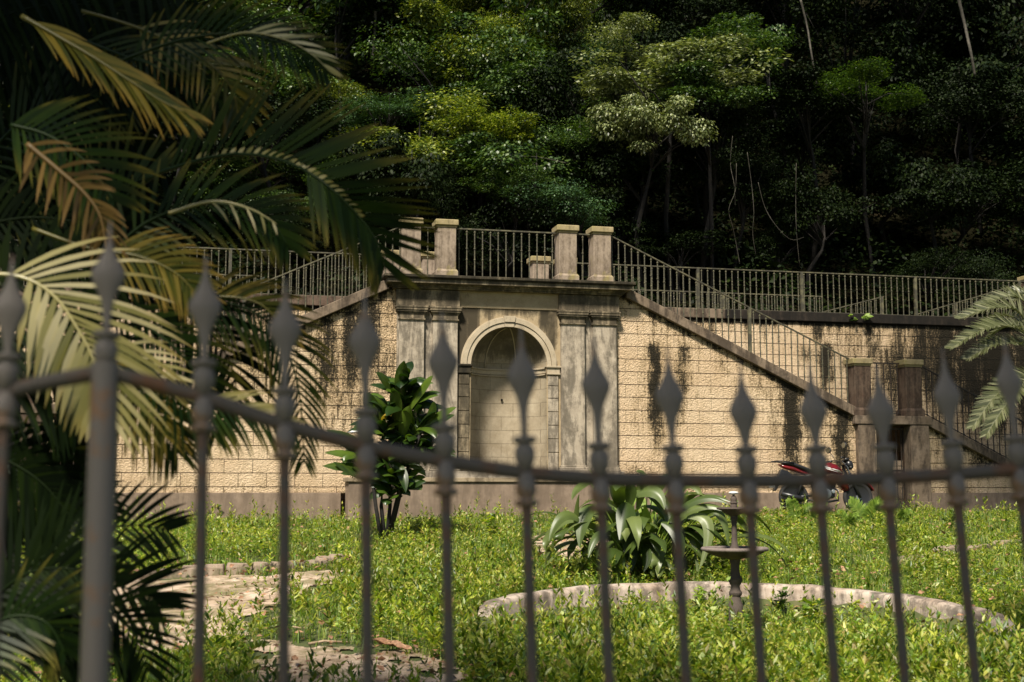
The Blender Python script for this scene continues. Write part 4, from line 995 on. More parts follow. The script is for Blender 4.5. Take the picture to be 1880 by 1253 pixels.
# cycad at the right edge
cyb = Vector((W(1925, 700, 11.0).x, 11.0, float(gz(4.8, 11)))); cr = thing('cycad', 'grey-green cycad with stiff arching feather leaves at the right edge', 'cycad', Matrix.Translation(cyb))
th_ = W(1925, 720, 11.0).z-cyb.z
MB().lathe([(.14, -.1), (.16, .3), (.15, th_*.6), (.17, th_-.1), (.10, th_+.05)], 14).build('trunk', M['bark'], cr, smooth=True)
def cyfrond(pts, **k):
    p = bez([W(x, y, Y)-cyb for x, y, Y in pts], 18)
    frond('frond', p, cr, L['cycad'], .009, nrm=k.get('nrm', Vector((-.1, -.55, .8)).normalized()), llen=k.get('l', .17), lw=.0065, n=70, spread=1.0, droop=.10, fwd=1.0, segs=3, t0=.10, jit=.10, upk=.25)
for pts in [[(1925,700,11),(1880,612,10.8),(1820,600,10.6),(1745,640,10.4)], [(1925,700,11),(1890,640,10.8),(1830,632,10.6),(1775,660,10.5)], [(1925,700,11),(1880,585,11),(1830,565,10.9),(1762,585,10.8)], [(1925,700,11),(1900,580,11.2),(1860,545,11.2),(1800,560,11.1)],
            [(1925,710,11),(1900,560,11.3),(1885,540,11.4),(1862,550,11.4)], [(1925,700,10.9),(1880,690,10.6),(1830,725,10.4),(1785,785,10.3)], [(1925,710,10.8),(1895,700,10.5),(1850,740,10.3),(1810,800,10.2)], [(1925,700,11),(1960,560,11),(2020,560,11),(2080,640,11)],
            [(1925,700,11),(1970,640,10.8),(2040,660,10.6),(2090,760,10.6)], [(1925,700,11),(1880,600,11.4),(1840,580,11.8),(1790,610,12.0)], [(1925,700,11.2),(1900,620,11.6),(1850,600,12),(1812,625,12.2)]]: cyfrond(pts)

# ------------------------------------------------------------------ palms on the left
random.seed(31)
def palm_thing(nm, label, px, py, Y):
    b0 = W(px, py, Y); b0.z = float(gz(b0.x, b0.y)); return thing(nm, label, 'palm', Matrix.Translation(b0)), b0
CAMN = Vector((0, -1, 0))
def pf(par, b0, pts, mt, l, w_, n, sides=(1, -1), t0=.05, t1=1., droop=.4, spread=1.1, nrm=None, r=.008, rib=None, segs=5, fwd=1., jit=.08, thin=1., curl=0., upk=0.):
    Y = pts[0][2]; P = []; n = max(6, int(n*.60)); w_ *= .58
    for p in pts:
        if len(p) > 2: Y = p[2]
        P.append(W(p[0], p[1], Y)-b0)
    return frond('frond', bez(P, 22), par, mt, r, rib, nrm=(nrm or Vector((.15, -.95, .3))).normalized(), llen=l, lw=w_, n=n, spread=spread, droop=droop, fwd=fwd, sides=sides, segs=segs, t0=t0, t1=t1, jit=jit, thin=thin, curl=curl, upk=upk)
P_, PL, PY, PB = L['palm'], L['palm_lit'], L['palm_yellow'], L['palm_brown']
p1, o1 = palm_thing('areca_palm', 'tall palm at the upper left with a long dark arching frond over the stair rail', -120, 900, 5.8)
for dx, dy in ((0, 0), (.22, .1), (-.2, .15), (.12, -.2)):
    MB().tube([(dx, dy, -.1), (dx*1.3, dy, 1.2), (dx*1.1+.03, dy, 2.3)], [.055, .05, .045], 10).build('trunk', M['bark_dark'], p1, smooth=True)
A_ = [(-60,640,5.8),(120,480,5.6),(250,345,5.4),(330,305,5.2),(430,283,5.1),(520,295,5.0),(590,332,4.9),(650,388,4.9),(690,440,4.9),(706,496,4.9)]
pf(p1, o1, A_, P_, .42, .0145, 74, (-1,), .30, .985, .05, 1.15, Vector((0, -1, .12)), .011, P_, jit=.05)
pf(p1, o1, A_, PL, .045, .012, 44, (-1,), .36, .80, .1, 1.15, Vector((0, -1, .12)), .004, PL, jit=.1)  # short pale leaflets painting the sun stripes along this frond
pf(p1, o1, A_, P_, .34, .013, 60, (1,), .62, .99, .55, .9, Vector((0, -1, .2)), .006, PL, jit=.06)
pf(p1, o1, [(-60,400,5.0),(60,385,5.0)] and [(40,30,4.6),(110,70,4.6),(175,108,4.6),(240,150,4.6),(295,185,4.6),(342,208,4.6)], PY, .26, .012, 44, (1, -1), .05, 1, .5, .42, None, .01, PY)
pf(p1, o1, [(180,130,5.2),(280,90,5.2),(360,68,5.2),(440,62,5.2),(510,78,5.1),(565,105,5.1),(600,135,5.1)], P_, .26, .012, 50, (1, -1), .1, 1, .35, .95, None, .008, P_)
pf(p1, o1, [(380,80,5.15),(450,60,5.1),(520,72,5.05),(570,98,5.0),(604,130,5.0)], PL, .16, .010, 22, (-1,), .1, 1, .3, .6, None, .005, PL, thin=.7)  # extra pale leaflets standing in for sun near the tip
pf(p1, o1, [(150,20,5.4),(250,50,5.4),(340,90,5.3),(400,130,5.2),(430,175,5.2),(436,215,5.2)], PY, .27, .011, 46, (1, -1), .2, 1, .55, .9, None, .008, PY, thin=.85)
pf(p1, o1, [(120,60,5.5),(220,100,5.4),(310,130,5.3),(380,165,5.3),(415,205,5.3)], P_, .30, .012, 46, (1, -1), .1, 1, .5, 1.0)
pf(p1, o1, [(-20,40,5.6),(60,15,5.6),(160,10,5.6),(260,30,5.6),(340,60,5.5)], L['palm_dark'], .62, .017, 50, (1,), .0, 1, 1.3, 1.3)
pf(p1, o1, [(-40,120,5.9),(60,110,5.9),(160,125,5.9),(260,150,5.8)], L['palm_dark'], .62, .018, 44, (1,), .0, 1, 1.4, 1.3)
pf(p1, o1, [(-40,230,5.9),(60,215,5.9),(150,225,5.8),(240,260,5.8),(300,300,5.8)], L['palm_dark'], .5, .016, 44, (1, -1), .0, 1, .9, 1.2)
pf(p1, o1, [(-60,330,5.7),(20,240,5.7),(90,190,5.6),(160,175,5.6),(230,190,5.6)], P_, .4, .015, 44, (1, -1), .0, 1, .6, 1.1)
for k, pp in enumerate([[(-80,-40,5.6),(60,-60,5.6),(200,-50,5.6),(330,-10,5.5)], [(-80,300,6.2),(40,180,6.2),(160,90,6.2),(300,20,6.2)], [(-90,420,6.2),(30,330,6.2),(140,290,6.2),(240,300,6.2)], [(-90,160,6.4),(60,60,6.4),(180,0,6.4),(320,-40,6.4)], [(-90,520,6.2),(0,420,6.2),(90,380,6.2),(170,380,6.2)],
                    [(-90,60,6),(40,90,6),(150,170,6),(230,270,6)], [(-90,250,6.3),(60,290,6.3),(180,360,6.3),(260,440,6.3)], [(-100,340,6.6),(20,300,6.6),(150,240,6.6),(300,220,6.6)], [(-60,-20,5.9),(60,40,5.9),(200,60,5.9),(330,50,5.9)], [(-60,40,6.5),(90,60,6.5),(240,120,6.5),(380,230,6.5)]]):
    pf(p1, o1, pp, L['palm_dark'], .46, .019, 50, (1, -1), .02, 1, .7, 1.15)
# curtain-like dark fronds between the arch and the crown
pf(p1, o1, [(60,560,5.6),(150,430,5.5),(220,350,5.4),(290,320,5.3)], P_, .36, .015, 40, (-1,), .05, 1, .0, 1.1)
p2, o2 = palm_thing('areca_palm', 'palm at the left edge with wide pale sunlit leaflets behind the fence post', -190, 1000, 4.5)
for dx, dy in ((0, 0), (.15, .12)): MB().tube([(dx, dy, -.1), (dx*1.3, dy, 1.0), (dx+.04, dy, 1.9)], [.045, .04, .03], 10).build('trunk', M['bark_dark'], p2, smooth=True)
H_ = [(-40,505,4.1),(20,505,4.1),(70,522,4.1),(110,555,4.1),(140,600,4.1),(165,645,4.1),(182,700,4.1),(190,760,4.1)]
pf(p2, o2, H_, PL, .30, .024, 26, (1,), .22, .99, 1.15, 1.25, Vector((-.1, -.8, .6)), .008, PL, jit=.05, upk=.1)
pf(p2, o2, H_, PL, .44, .0135, 36, (-1,), .12, .97, .55, .95, Vector((.25, -.85, .5)), .004, PL, jit=.05)
pf(p2, o2, [(60,420,4.5),(160,455,4.5),(250,470,4.5),(320,500,4.5),(365,545,4.5)], PY, .22, .009, 40, (1, -1), .35, 1, .6, 1.0)
pf(p2, o2, [(50,265,4.3),(110,315,4.3),(155,355,4.3),(185,400,4.3),(196,470,4.3)], PB, .17, .011, 40, (1, -1), .0, 1, .7, 1.15, None, .011, PB, jit=.2, thin=.85)
pf(p2, o2, [(20,230,4.6),(90,250,4.6),(160,300,4.6),(210,370,4.6)], P_, .30, .013, 34, (1, -1), .0, 1, .4, 1.15)
pf(p2, o2, [(160,520,4.9),(240,430,4.9),(310,390,4.9),(390,374,4.9),(460,388,4.9),(505,415,4.9),(530,455,4.9)], P_, .27, .014, 46, (1, -1), .1, 1, .5, 1.05)
pf(p2, o2, [(310,392,4.85),(390,370,4.85),(460,384,4.85),(508,412,4.85)], PL, .12, .009, 9, (1,), .1, 1, .9, 1.0, thin=.8)  # pale leaflets put in as sun patches on the green frond
pf(p2, o2, [(100,600,4.7),(200,620,4.6),(280,680,4.5),(335,735,4.5),(400,748,4.5),(480,765,4.5),(545,800,4.5)], PL, .20, .009, 46, (-1,), .2, 1, .45, .8, thin=.9)
pf(p2, o2, [(100,600,4.7),(200,620,4.6),(280,680,4.5),(335,735,4.5),(400,748,4.5),(480,765,4.5),(545,800,4.5)], P_, .24, .011, 46, (1,), .2, 1, .9, 1.0)
pf(p2, o2, [(260,590,5.0),(350,560,5.0),(430,560,5.0),(490,590,5.0),(530,650,5.0),(552,740,5.0),(558,850,5.0)], P_, .26, .0105, 64, (1, -1), .1, 1, .8, 1.0)
pf(p2, o2, [(300,560,4.95),(400,545,4.95),(480,560,4.95),(530,620,4.95)], PY, .20, .009, 34, (-1,), .2, 1, .6, .8)
pf(p2, o2, [(180,560,4.8),(270,600,4.8),(340,660,4.8),(380,730,4.8),(395,800,4.8)], P_, .26, .0105, 46, (1, -1), .1, 1, .8, 1.0)
pf(p2, o2, [(170,660,4.6),(240,720,4.6),(290,770,4.6),(325,830,4.6)], P_, .26, .011, 40, (1, -1), .0, 1, 1.0, .9)
pf(p2, o2, [(170,640,4.5),(230,700,4.5),(270,760,4.5),(300,800,4.5)], PY, .22, .009, 26, (1, -1), .0, 1, 1.0, .8)
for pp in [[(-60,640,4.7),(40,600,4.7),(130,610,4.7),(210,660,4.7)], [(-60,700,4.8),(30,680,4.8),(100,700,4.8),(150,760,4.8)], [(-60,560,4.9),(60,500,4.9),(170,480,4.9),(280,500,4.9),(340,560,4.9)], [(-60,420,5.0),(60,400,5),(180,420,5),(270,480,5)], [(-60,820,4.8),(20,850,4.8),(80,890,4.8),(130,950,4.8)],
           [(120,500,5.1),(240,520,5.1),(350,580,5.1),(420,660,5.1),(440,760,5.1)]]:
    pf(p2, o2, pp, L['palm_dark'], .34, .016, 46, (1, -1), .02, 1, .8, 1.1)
p3, o3 = palm_thing('areca_palm', 'low dark young palm spreading fronds across the lower left corner', -70, 1240, 4.6)
MB().tube([(0, 0, -.05), (.02, 0, .25)], [.05, .03], 8).build('trunk', M['bark_dark'], p3, smooth=True)
for pp, l in [([(-70,1180,4.6),(20,1070,4.6),(120,1000,4.6),(230,965,4.6),(310,975,4.6)], .26), ([(-70,1200,4.5),(60,1110,4.5),(170,1075,4.5),(250,1085,4.5),(290,1110,4.5)], .28), ([(-70,1180,4.4),(30,1120,4.4),(130,1110,4.4),(200,1125,4.4),(250,1170,4.4),(270,1230,4.4)], .26),
              ([(-70,1150,4.8),(0,1040,4.8),(70,980,4.8),(150,950,4.8)], .24), ([(-70,1180,4.3),(0,1090,4.3),(60,1050,4.3),(130,1045,4.3),(190,1070,4.3)], .26), ([(-70,1220,4.4),(20,1170,4.4),(100,1170,4.4),(160,1220,4.4)], .24),
              ([(-90,1000,4.9),(-10,900,4.9),(70,880,4.9),(150,900,4.9),(200,950,4.9)], .22), ([(-90,1000,4.9),(-20,880,5),(40,840,5),(100,850,5),(140,900,5)], .22), ([(-80,1230,4.2),(0,1140,4.2),(80,1140,4.2),(120,1200,4.2)], .22)]:
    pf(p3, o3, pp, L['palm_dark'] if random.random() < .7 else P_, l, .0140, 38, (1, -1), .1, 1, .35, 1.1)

# ------------------------------------------------------------------ forest on the hillside
def crown_mesh(seed, nclump, nleaf, leaf, flat, droop, spreadr=.25, fold=.2):
    r_ = np.random.default_rng(seed); C = []; lobes = []
    while len(lobes) < 8:
        p = r_.uniform(-1, 1, 3)*[1.15, 1.0, .8]
        if .3 < np.linalg.norm(p) < 1.15 and p[2] > -.6: lobes.append(p)
    while len(C) < nclump:
        c = lobes[r_.integers(8)]*r_.uniform(.55, 1.1) + r_.normal(size=3)*.15; C.append(c*[1, 1, flat])
    C = np.array(C); P = []; D = []; U = []
    for c in C:
        k = int(nleaf*r_.uniform(.6, 1.4)); rr = spreadr*r_.uniform(.6, 1.35)
        d = unit(r_.normal(size=(k, 3))+[0, 0, .35]); rad = r_.uniform(.45, 1.1, (k, 1))**.6
        d2 = d*rad*rr*[1.35, 1.35, .55]
        P.append(c+d2); o = unit(d*[1, 1, .25]+r_.normal(size=(k, 3))*.40+[0, 0, -droop]); D.append(o*leaf*r_.uniform(.6, 1.3, (k, 1))); U.append(unit(d*.9+[0, 0, .7]+r_.normal(size=(k, 3))*.22))
    P, D, U = map(np.concatenate, (P, D, U))
    return leafcloud(P, D, np.linalg.norm(D, axis=1)*.30, U, fold), C
CR = []
for sd, ncl, nlf, lf, fl, dr in ((1, 42, 260, .058, .95, .35), (2, 50, 240, .048, .75, .6), (3, 40, 230, .064, 1.1, .25), (4, 56, 230, .044, .9, .5), (5, 42, 220, .066, .85, .8)):
    (v, f), C = crown_mesh(sd, ncl, nlf, lf, fl, dr)
    me_o = arr(v, f, 'crown', L['mid']); col.objects.unlink(me_o); CR.append((me_o.data, C)); bpy.data.objects.remove(me_o)
def hill_z(x, y): return float(hz(np.array([x]), np.array([y]))[0])
nt_ = 0
def tree(cx, cy, cz, r, mt, label, var, group=None, seed=0, rz=0, bark='bark', base=None, sq=1.0):
    global nt_
    rr = random.Random(seed)
    bx, by = (cx+rr.uniform(-.5, .5), cy+rr.uniform(.3, 1.2)) if base is None else base
    bz = hill_z(bx, by) if base is None else float(gz(bx, by))
    t = thing('forest_tree', label, 'tree', Matrix.Translation((bx, by, bz-.1)), group)
    me, C = CR[var]; o = bpy.data.objects.new('crown', me); col.objects.link(o); o.parent = t
    o.location = (cx-bx, cy-by, cz-bz+.1); ax_ = rr.uniform(.85, 1.35); o.scale = (r*ax_, r/ax_**.5, r*sq); o.rotation_euler = (0, 0, rz)
    o.material_slots[0].link = 'OBJECT'; o.material_slots[0].material = L[mt]
    c_ = Vector(o.location); hh = c_.z; q = MB(); w0 = .035+.024*r
    kink = Vector((rr.uniform(-.3, .3), rr.uniform(-.3, .3), 0))
    top = c_ - Vector((0, 0, r*.35)); q.tube([(0, 0, 0), Vector((0, 0, hh*.4))+kink, top*.8+kink*.5, top, c_+Vector((0, 0, r*.3))], [w0*1.3, w0, w0*.7, w0*.5, w0*.12], 7)
    for k in rr.sample(range(len(C)), 11):
        e_ = c_ + Matrix.Rotation(rz, 3, 'Z') @ Vector(C[k]*[r, r, r*sq]); b1 = (top*.75+kink*.5).lerp(top, rr.random()); md_ = b1.lerp(e_, .5)+Vector((0, 0, r*.12))
        q.tube([b1, md_, e_], [w0*.42, w0*.28, w0*.08], 5)
    q.build('trunk', M[bark], t, smooth=True); nt_ += 1; return t
FEAT = [ # px, py, radius px, depth, foliage, variant, label, squash
 (845,125,92,40,'yellow',0,'bright yellow-green tree high on the hill left of centre',1.0), (925,92,70,41,'yellow',3,'yellow-green tree directly right of the brightest hillside tree',1.0),
 (1015,52,66,44,'yellow',1,'yellowish tree near the top edge above the arch',1.3), (905,20,70,46,'yellow',0,'small pale tree cut by the top edge above the bright tree',1.0),
 (715,195,72,37,'blue',1,'blue-green tree with flat layered crown left of the bright tree',.55), (635,225,60,37.5,'blue',1,'blue-green flat crown just above the tip of the long palm frond',.55),
 (560,140,78,40,'mid',3,'mid green tree above the long palm frond, upper left',1.0), (600,185,60,38,'yellow',3,'small lit tree touching the top of the palm frond leaflets',.8),
 (680,60,90,47,'mid',0,'mid green tree near the top edge, left of centre',1.1), (770,45,70,47,'dark',3,'dark tree between the two lit trees at the top edge',1.1),
 (960,195,82,39,'mid',2,'dense mid green tree in the middle of the hillside',.8), (885,265,78,36,'yellow',2,'sunlit tree with drooping leaves above the central railing',.8),
 (985,285,100,35.2,'mid',4,'wide mid green tree hanging over the terrace above the right cornice piers',.75), (1065,250,78,36,'mid',1,'green tree with feathery layers left of the silvery tree',.8),
 (1085,160,74,38.5,'blue',3,'blue-green tree behind and left of the silvery tree',.9), (1060,385,74,34.4,'blue',1,'lowest green tree right behind the right cornice piers',.8), (950,350,60,34.6,'mid',1,'low green tree directly behind the central railing',.8),
 (1235,150,100,35,'silver',2,'large pale silvery-leaved tree right of centre',.85), (1205,225,72,34.8,'silver',4,'small drooping pale tree just below the large silvery tree',1.1), (1300,185,70,35,'mid',2,'dim green tree directly under the right end of the silvery foliage',1.0), (1150,120,70,37,'silver',0,'smaller silvery tree left beside the large silvery tree',.9), (1320,115,85,37,'mid',2,'dim green tree right beside the silvery tree',.8),
 (1400,80,80,40,'mid',4,'dim tree with big leaves near the top edge, right of the silvery tree',.9), (1590,160,78,38,'mid',0,'solitary lit green tree amid the dark right side of the forest',.5), (1480,200,80,38,'dark',2,'dark large-leaved tree left of the solitary lit tree',.8),
 (470,335,74,36,'mid',3,'green tree seen under the arch of the long palm frond',.8), (560,390,60,35,'mid',1,'low green tree above the left stair rail',.8), (385,345,60,36,'mid',1,'green tree just left of the one under the palm frond arch',.8),
 (640,330,60,36,'mid',0,'shaded tree behind the tip of the long palm frond',.9), (790,330,66,35,'dark',1,'shaded tree above the left cornice piers',.8), (430,80,90,42,'mid',3,'tree behind the uppermost palm fronds',1.0),
 (1180,300,80,36,'dark',4,'dark tree below the silvery tree',.9), (1310,250,80,36,'dark',2,'dark tree behind the hanging pale vines',.9), (1120,30,80,46,'mid',3,'tree at the top edge right of centre',1.0), (1230,20,70,46,'dark',0,'dark tree at the top edge above the silvery tree',1.0)]
for k, (px, py, rp_, Yd, mt, var, lab, sq) in enumerate(FEAT):
    c_ = W(px, py, Yd); tree(c_.x, c_.y, c_.z, rp_*1.22/FPX*Yd, mt, lab, var, None, k, k*1.3, 'bark_dark', sq=sq)
rf = random.Random(77); kk = 0
def treelab(P, dd):
    x = 940+P.x/P.y*FPX
    a = 'behind the left palms' if x < 420 else 'left of the arch' if x < 800 else 'above the arch' if x < 1150 else 'above the right stair' if x < 1520 else 'at the far right'
    return 'dark tree in the ' + ('lowest' if dd < 10.1 else 'second' if dd < 14.3 else 'third' if dd < 18 else 'topmost') + ' rank of the shaded hillside, ' + a
for d, du, hh, r0 in ((9.4, 2.7, 1.5, 1.25), (10.8, 3.0, 2.9, 1.7), (12.8, 3.4, 3.6, 2.1), (16, 4.0, 4.4, 2.5), (20, 4.5, 5.0, 2.8), (25, 5.2, 5.4, 3.2), (31, 6, 5.5, 3.6)):
    u = -14 - d*.28
    while u < 18 + d*.62:
        uu = u+rf.uniform(-1, 1); dd = d+rf.uniform(-1.2, 1.2); P = Vector((0, FD, 0))+FU*uu+FN*dd; z = hill_z(P.x, P.y)+hh*rf.uniform(.7, 1.25)
        tree(P.x, P.y, z, r0*rf.uniform(.75, 1.2), ('mid' if rf.random() < .62 else 'yellow' if rf.random() < .4 else 'dark') if -13 < uu < 5 and dd > 10.6 else 'dark', treelab(P, dd), rf.randrange(5), 'shaded trees filling the hillside', 200+kk, rf.uniform(0, 6.28), 'bark_dark', sq=rf.uniform(.8, 1.3))  # centre trees get lit leaf colours, the rest the shade-dark one
        kk += 1; u += du*rf.uniform(.8, 1.2)
# understorey leaves on the slope
n = 150000; uu = rng.uniform(-17, 30, n); dd = 8.0+rng.uniform(0, 1, n)**1.3*26
X = uu*FU.x+dd*FN.x; Y = FD+uu*FU.y+dd*FN.y; Z = hz(X, Y)+rng.uniform(0, 1, n)**1.2*1.9*(.5+.5*np.sin(X*1.1+Y*.7))
P = np.stack([X, Y, Z], 1); D = unit(rng.normal(size=(n, 3))*[1, 1, .5]+[0, 0, -.2])*rng.uniform(.09, .24, (n, 1))
v, f = leafcloud(P, D, np.linalg.norm(D, axis=1)*.3, unit(rng.normal(size=(n, 3))*.5+[0, -.2, 1]))
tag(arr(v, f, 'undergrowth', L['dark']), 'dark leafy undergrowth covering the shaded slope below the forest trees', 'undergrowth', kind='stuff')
# pale bare trunks and hanging vines
def vine(nm, pts, Y, r, mt, lab, cat='vine'):
    P = bez([W(x, y, Y+.15*math.sin(i*2.1)) for i, (x, y) in enumerate(pts)], 20); b0 = P[0].copy()
    o = MB().tube([p-b0 for p in P], [r*(1-.3*i/len(P)) for i in range(len(P))], 6).build(nm, M[mt], smooth=True); o.location = b0; tag(o, lab, cat)
vine('hanging_vine', [(1352,300),(1350,350),(1338,385),(1346,420),(1352,450),(1358,484)], 33.6, .0065, 'bark_pale', 'thick pale vine hanging nearest the silvery tree on the dark right side')
vine('hanging_vine', [(1372,280),(1380,340),(1384,390),(1382,430),(1388,470)], 33.8, .007, 'bark_pale', 'thin wavy vine just right of the thick pale vine')
vine('hanging_vine', [(1392,335),(1404,380),(1425,415),(1452,440),(1476,436)], 33.6, .0065, 'bark_pale', 'vine sagging in a curve to the right of the hanging vines')
vine('hanging_vine', [(1462,300),(1461,360),(1462,420),(1468,488)], 33.6, .0065, 'bark_pale', 'long straight vine dropping to the terrace railing')
vine('hanging_vine', [(1345,250),(1341,300),(1348,340),(1350,380)], 33.9, .006, 'bark_pale', 'thin vine dropping from the branches under the silvery tree')
vine('bare_tree', [(1470,0),(1482,50),(1490,100),(1500,160)], 38, .035, 'bark_pale', 'pale leaning bare trunk near the top right of the silvery tree', 'tree')
vine('bare_tree', [(1758,-10),(1772,50),(1782,95),(1790,140)], 38, .055, 'bark_pale', 'mottled pale trunk leaning near the upper right corner', 'tree')
vine('bare_tree', [(690,20),(688,60),(684,110)], 39, .05, 'bark_pale', 'pale stem at the top edge left of the bright tree', 'tree')
vine('fallen_branch', [(552,367),(575,362),(598,358)], 34.4, .02, 'bark_pale', 'pale bare branch sticking out under the palm frond', 'branch')
vine('bare_branch', [(900,310),(930,292),(980,288),(1040,300)], 34.4, .014, 'bark_pale', 'thin branch arching through the wide green tree', 'branch')

# unseen trees behind the viewpoint and added at the side, placed to shade the fence, the palms and the right of the hill
for k, (c_, r, b0, lab) in enumerate([((1.4, -4.6, 9.4), 3.6, (2.5, -6.5), 'street tree shading the fence, right of the viewpoint'), ((-1.7, -5.0, 9.2), 2.2, (-2.2, -6.2), 'street tree shading the fence, behind the viewpoint'), ((-3.7, 2.8, 8.8), 1.5, (-6.6, -1.2), 'street tree shading the palm crown'), ((-2.0, 1.3, 9.2), 1.0, (-4.4, -2.2), 'slim street tree added out of view to shade the palm fronds'), ((8.6, 19.6, 15.0), 3.0, (10.6, 18.5), 'unseen tall tree added beyond the right edge to shade the far stair')]):
    for j in range(2):
        t = tree(c_[0]+j*.6, c_[1]-j*.4, c_[2]+j*.3, r, 'mid', lab if j == 0 else lab.replace('street tree', 'second trunk of the street tree'), (k+j*2) % 5, 'street trees outside the fence', 900+k*2+j, k+j*2.0, base=(b0[0]+j*.5, b0[1]))

# ------------------------------------------------------------------ weeds and grass
def tallness(X, Y):
    h = .085+.065*np.sin(X*1.7+1.3)*np.sin(Y*1.1)+.045*np.sin(X*5.1+Y)*np.sin(Y*4.3+1)+.035*np.sin(X*11+Y*3)*np.sin(Y*9-X*4)
    h *= 1.25; h += .16*np.exp(-(((X+.6)/1.7)**2+((Y-12.6)/2.4)**2))          # lush patch in the middle
    h += .16*np.clip((11.6-Y)/1.6, 0, 1)*np.clip((X-.3)/.8, 0, 1)   # tall weeds in front right
    h += .10*np.exp(-((X-RC.x)**2+(Y-RC.y)**2)/3.5)
    rd = np.hypot(X-RC.x, Y-RC.y); h = np.where(Y < 11, h*.85, h); ins = (rd < RR) & (rd > RR-1.2) & (Y > RC.y-.4); h = np.where(ins, h*.42, h)
    h = np.where((rd > RR) & (rd < RR+.5) & (Y > 12), h*.8, h)
    h = np.where(Y > 21, h*.65, h); h = np.where((X/Y < -.12) & (Y < 17), h*.42, h)
    return np.clip(h, .035, .5)
def keep(X, Y, pathkeep=.02):
    k = np.ones(X.shape, bool)
    for pl in PW: k &= ~(inpoly(X, Y, pl) & (rng.random(X.shape) > pathkeep))
    rd = np.hypot(X-RC.x, Y-RC.y); ins = (rd < RR) & (rd > RR-.8) & (Y > RC.y-.3); k &= ~((np.abs(rd-RR) < .17) & (Y > 11.5)) & ~(ins & (rng.random(X.shape) > .13))
    v = (X-0)*FN.x+(Y-FD)*FN.y; u = X*FU.x+(Y-FD)*FU.y
    k &= v < np.where(np.abs(u-CU) < 3.2, -.68, -.06)
    dn = np.sin(X*2.3+Y*.9)*np.sin(Y*1.9-X)+.8*np.sin(X*6.1-Y*2)*np.sin(Y*5.3+X*1.5)+.6*np.sin(X*14)*np.sin(Y*12+X*5); k &= rng.random(X.shape) < np.clip(.74+.42*dn, .06, 1)
    mix = inpoly(X, Y, np.array([(p.x, p.y) for p in (G(420,1120), G(600,1110), G(640,1180), G(440,1190))])); k &= ~(mix & (rng.random(X.shape) > .45))
    return k
def patch(X, Y): return np.sin(X*1.9+Y*.8+1)*np.sin(Y*1.3-X*.6)+.5*np.sin(X*4.7-Y*2.2)*np.sin(Y*3.9+X)+.12
def sample(n, y0=8.2, y1=25.6, pw=1.0):
    Y = y0+(y1-y0)*rng.random(n)**pw; X = (rng.random(n)*2-1)*Y*.52
    return X, Y
def stems(n, per, leaf0, hs, pw, y0=8.2, y1=25.6):
    X, Y = sample(n, y0, y1, pw); ok = keep(X, Y) & (rng.random(n) < np.where(patch(X, Y) > 0, 1, .30)); X, Y = X[ok], Y[ok]; H = tallness(X, Y)*rng.uniform(.4, 1.5, len(X))*hs; sz = np.repeat(.8+.5*np.clip(np.sin(X*3.1+Y*2.3)*np.sin(Y*2.9-X*1.1), -.6, 1)+rng.uniform(-.2, .35, len(X)), per)
    Xr = np.repeat(X, per); Yr = np.repeat(Y, per); Hr = np.repeat(H, per); t = rng.random(len(Xr))**.7
    az = rng.uniform(0, 2*np.pi, len(Xr)); lean = np.repeat(rng.normal(size=(len(X), 2))*.25, per, 0)
    P = np.stack([Xr+lean[:, 0]*Hr*t, Yr+lean[:, 1]*Hr*t, gz(Xr, Yr)+Hr*t+.005], 1)
    ln = leaf0*sz*rng.uniform(.55, 1.35, len(Xr)); el = rng.uniform(-.1, .9, len(Xr))
    D = np.stack([np.cos(az)*np.cos(el), np.sin(az)*np.cos(el), np.sin(el)], 1)*ln[:, None]
    U = unit(np.array([[0, 0, 1.]])+rng.normal(size=(len(Xr), 3))*.3)
    return leafcloud(P, D, ln*.30, U, .25)
v1, f1 = stems(100000, 9, .034, 1.25, 1.2)
tag(arr(v1, f1, 'weeds', L['grass']), 'bright green leafy weeds covering the whole garden', 'weeds', kind='stuff')
v1, f1 = stems(11000, 10, .038, 1.7, 1.35)
tag(arr(v1, f1, 'pale_weeds', L['grass2']), 'taller pale yellow-green weeds scattered through the garden', 'weeds', kind='stuff')
def lance(n):
    X, Y = sample(n, 8.4, 24, 1.2); w8 = np.exp(-(((X+.4)/1.7)**2+((Y-12.6)/3.0)**2))+.8*np.clip((12.2-Y)/2, 0, 1)*np.clip((X-.2)/.8, 0, 1)+.16
    ok = keep(X, Y, .0) & (rng.random(n) < w8); X, Y = X[ok], Y[ok]; H = rng.uniform(.12, .50, len(X)); per = 16
    Xr, Yr, Hr = np.repeat(X, per), np.repeat(Y, per), np.repeat(H, per); t = rng.random(len(Xr))**.6; az = rng.uniform(0, 2*np.pi, len(Xr)); lean = np.repeat(rng.normal(size=(len(X), 2))*.15, per, 0)
    P = np.stack([Xr+lean[:, 0]*Hr*t, Yr+lean[:, 1]*Hr*t, gz(Xr, Yr)+Hr*t], 1); ln = rng.uniform(.05, .11, len(Xr))*(1.15-.4*t); el = .35+.6*t+rng.uniform(-.3, .3, len(Xr))
    D = np.stack([np.cos(az)*np.cos(el), np.sin(az)*np.cos(el), np.sin(el)], 1)*ln[:, None]
    return leafcloud(P, D, ln*.16, unit(np.array([[0, 0, 1.]])+rng.normal(size=(len(Xr), 3))*.3), .25)
v1, f1 = lance(20000)
tag(arr(v1, f1, 'tall_weeds', L['grass']), 'tall narrow-leaved weeds in the middle and front of the garden', 'weeds', kind='stuff')
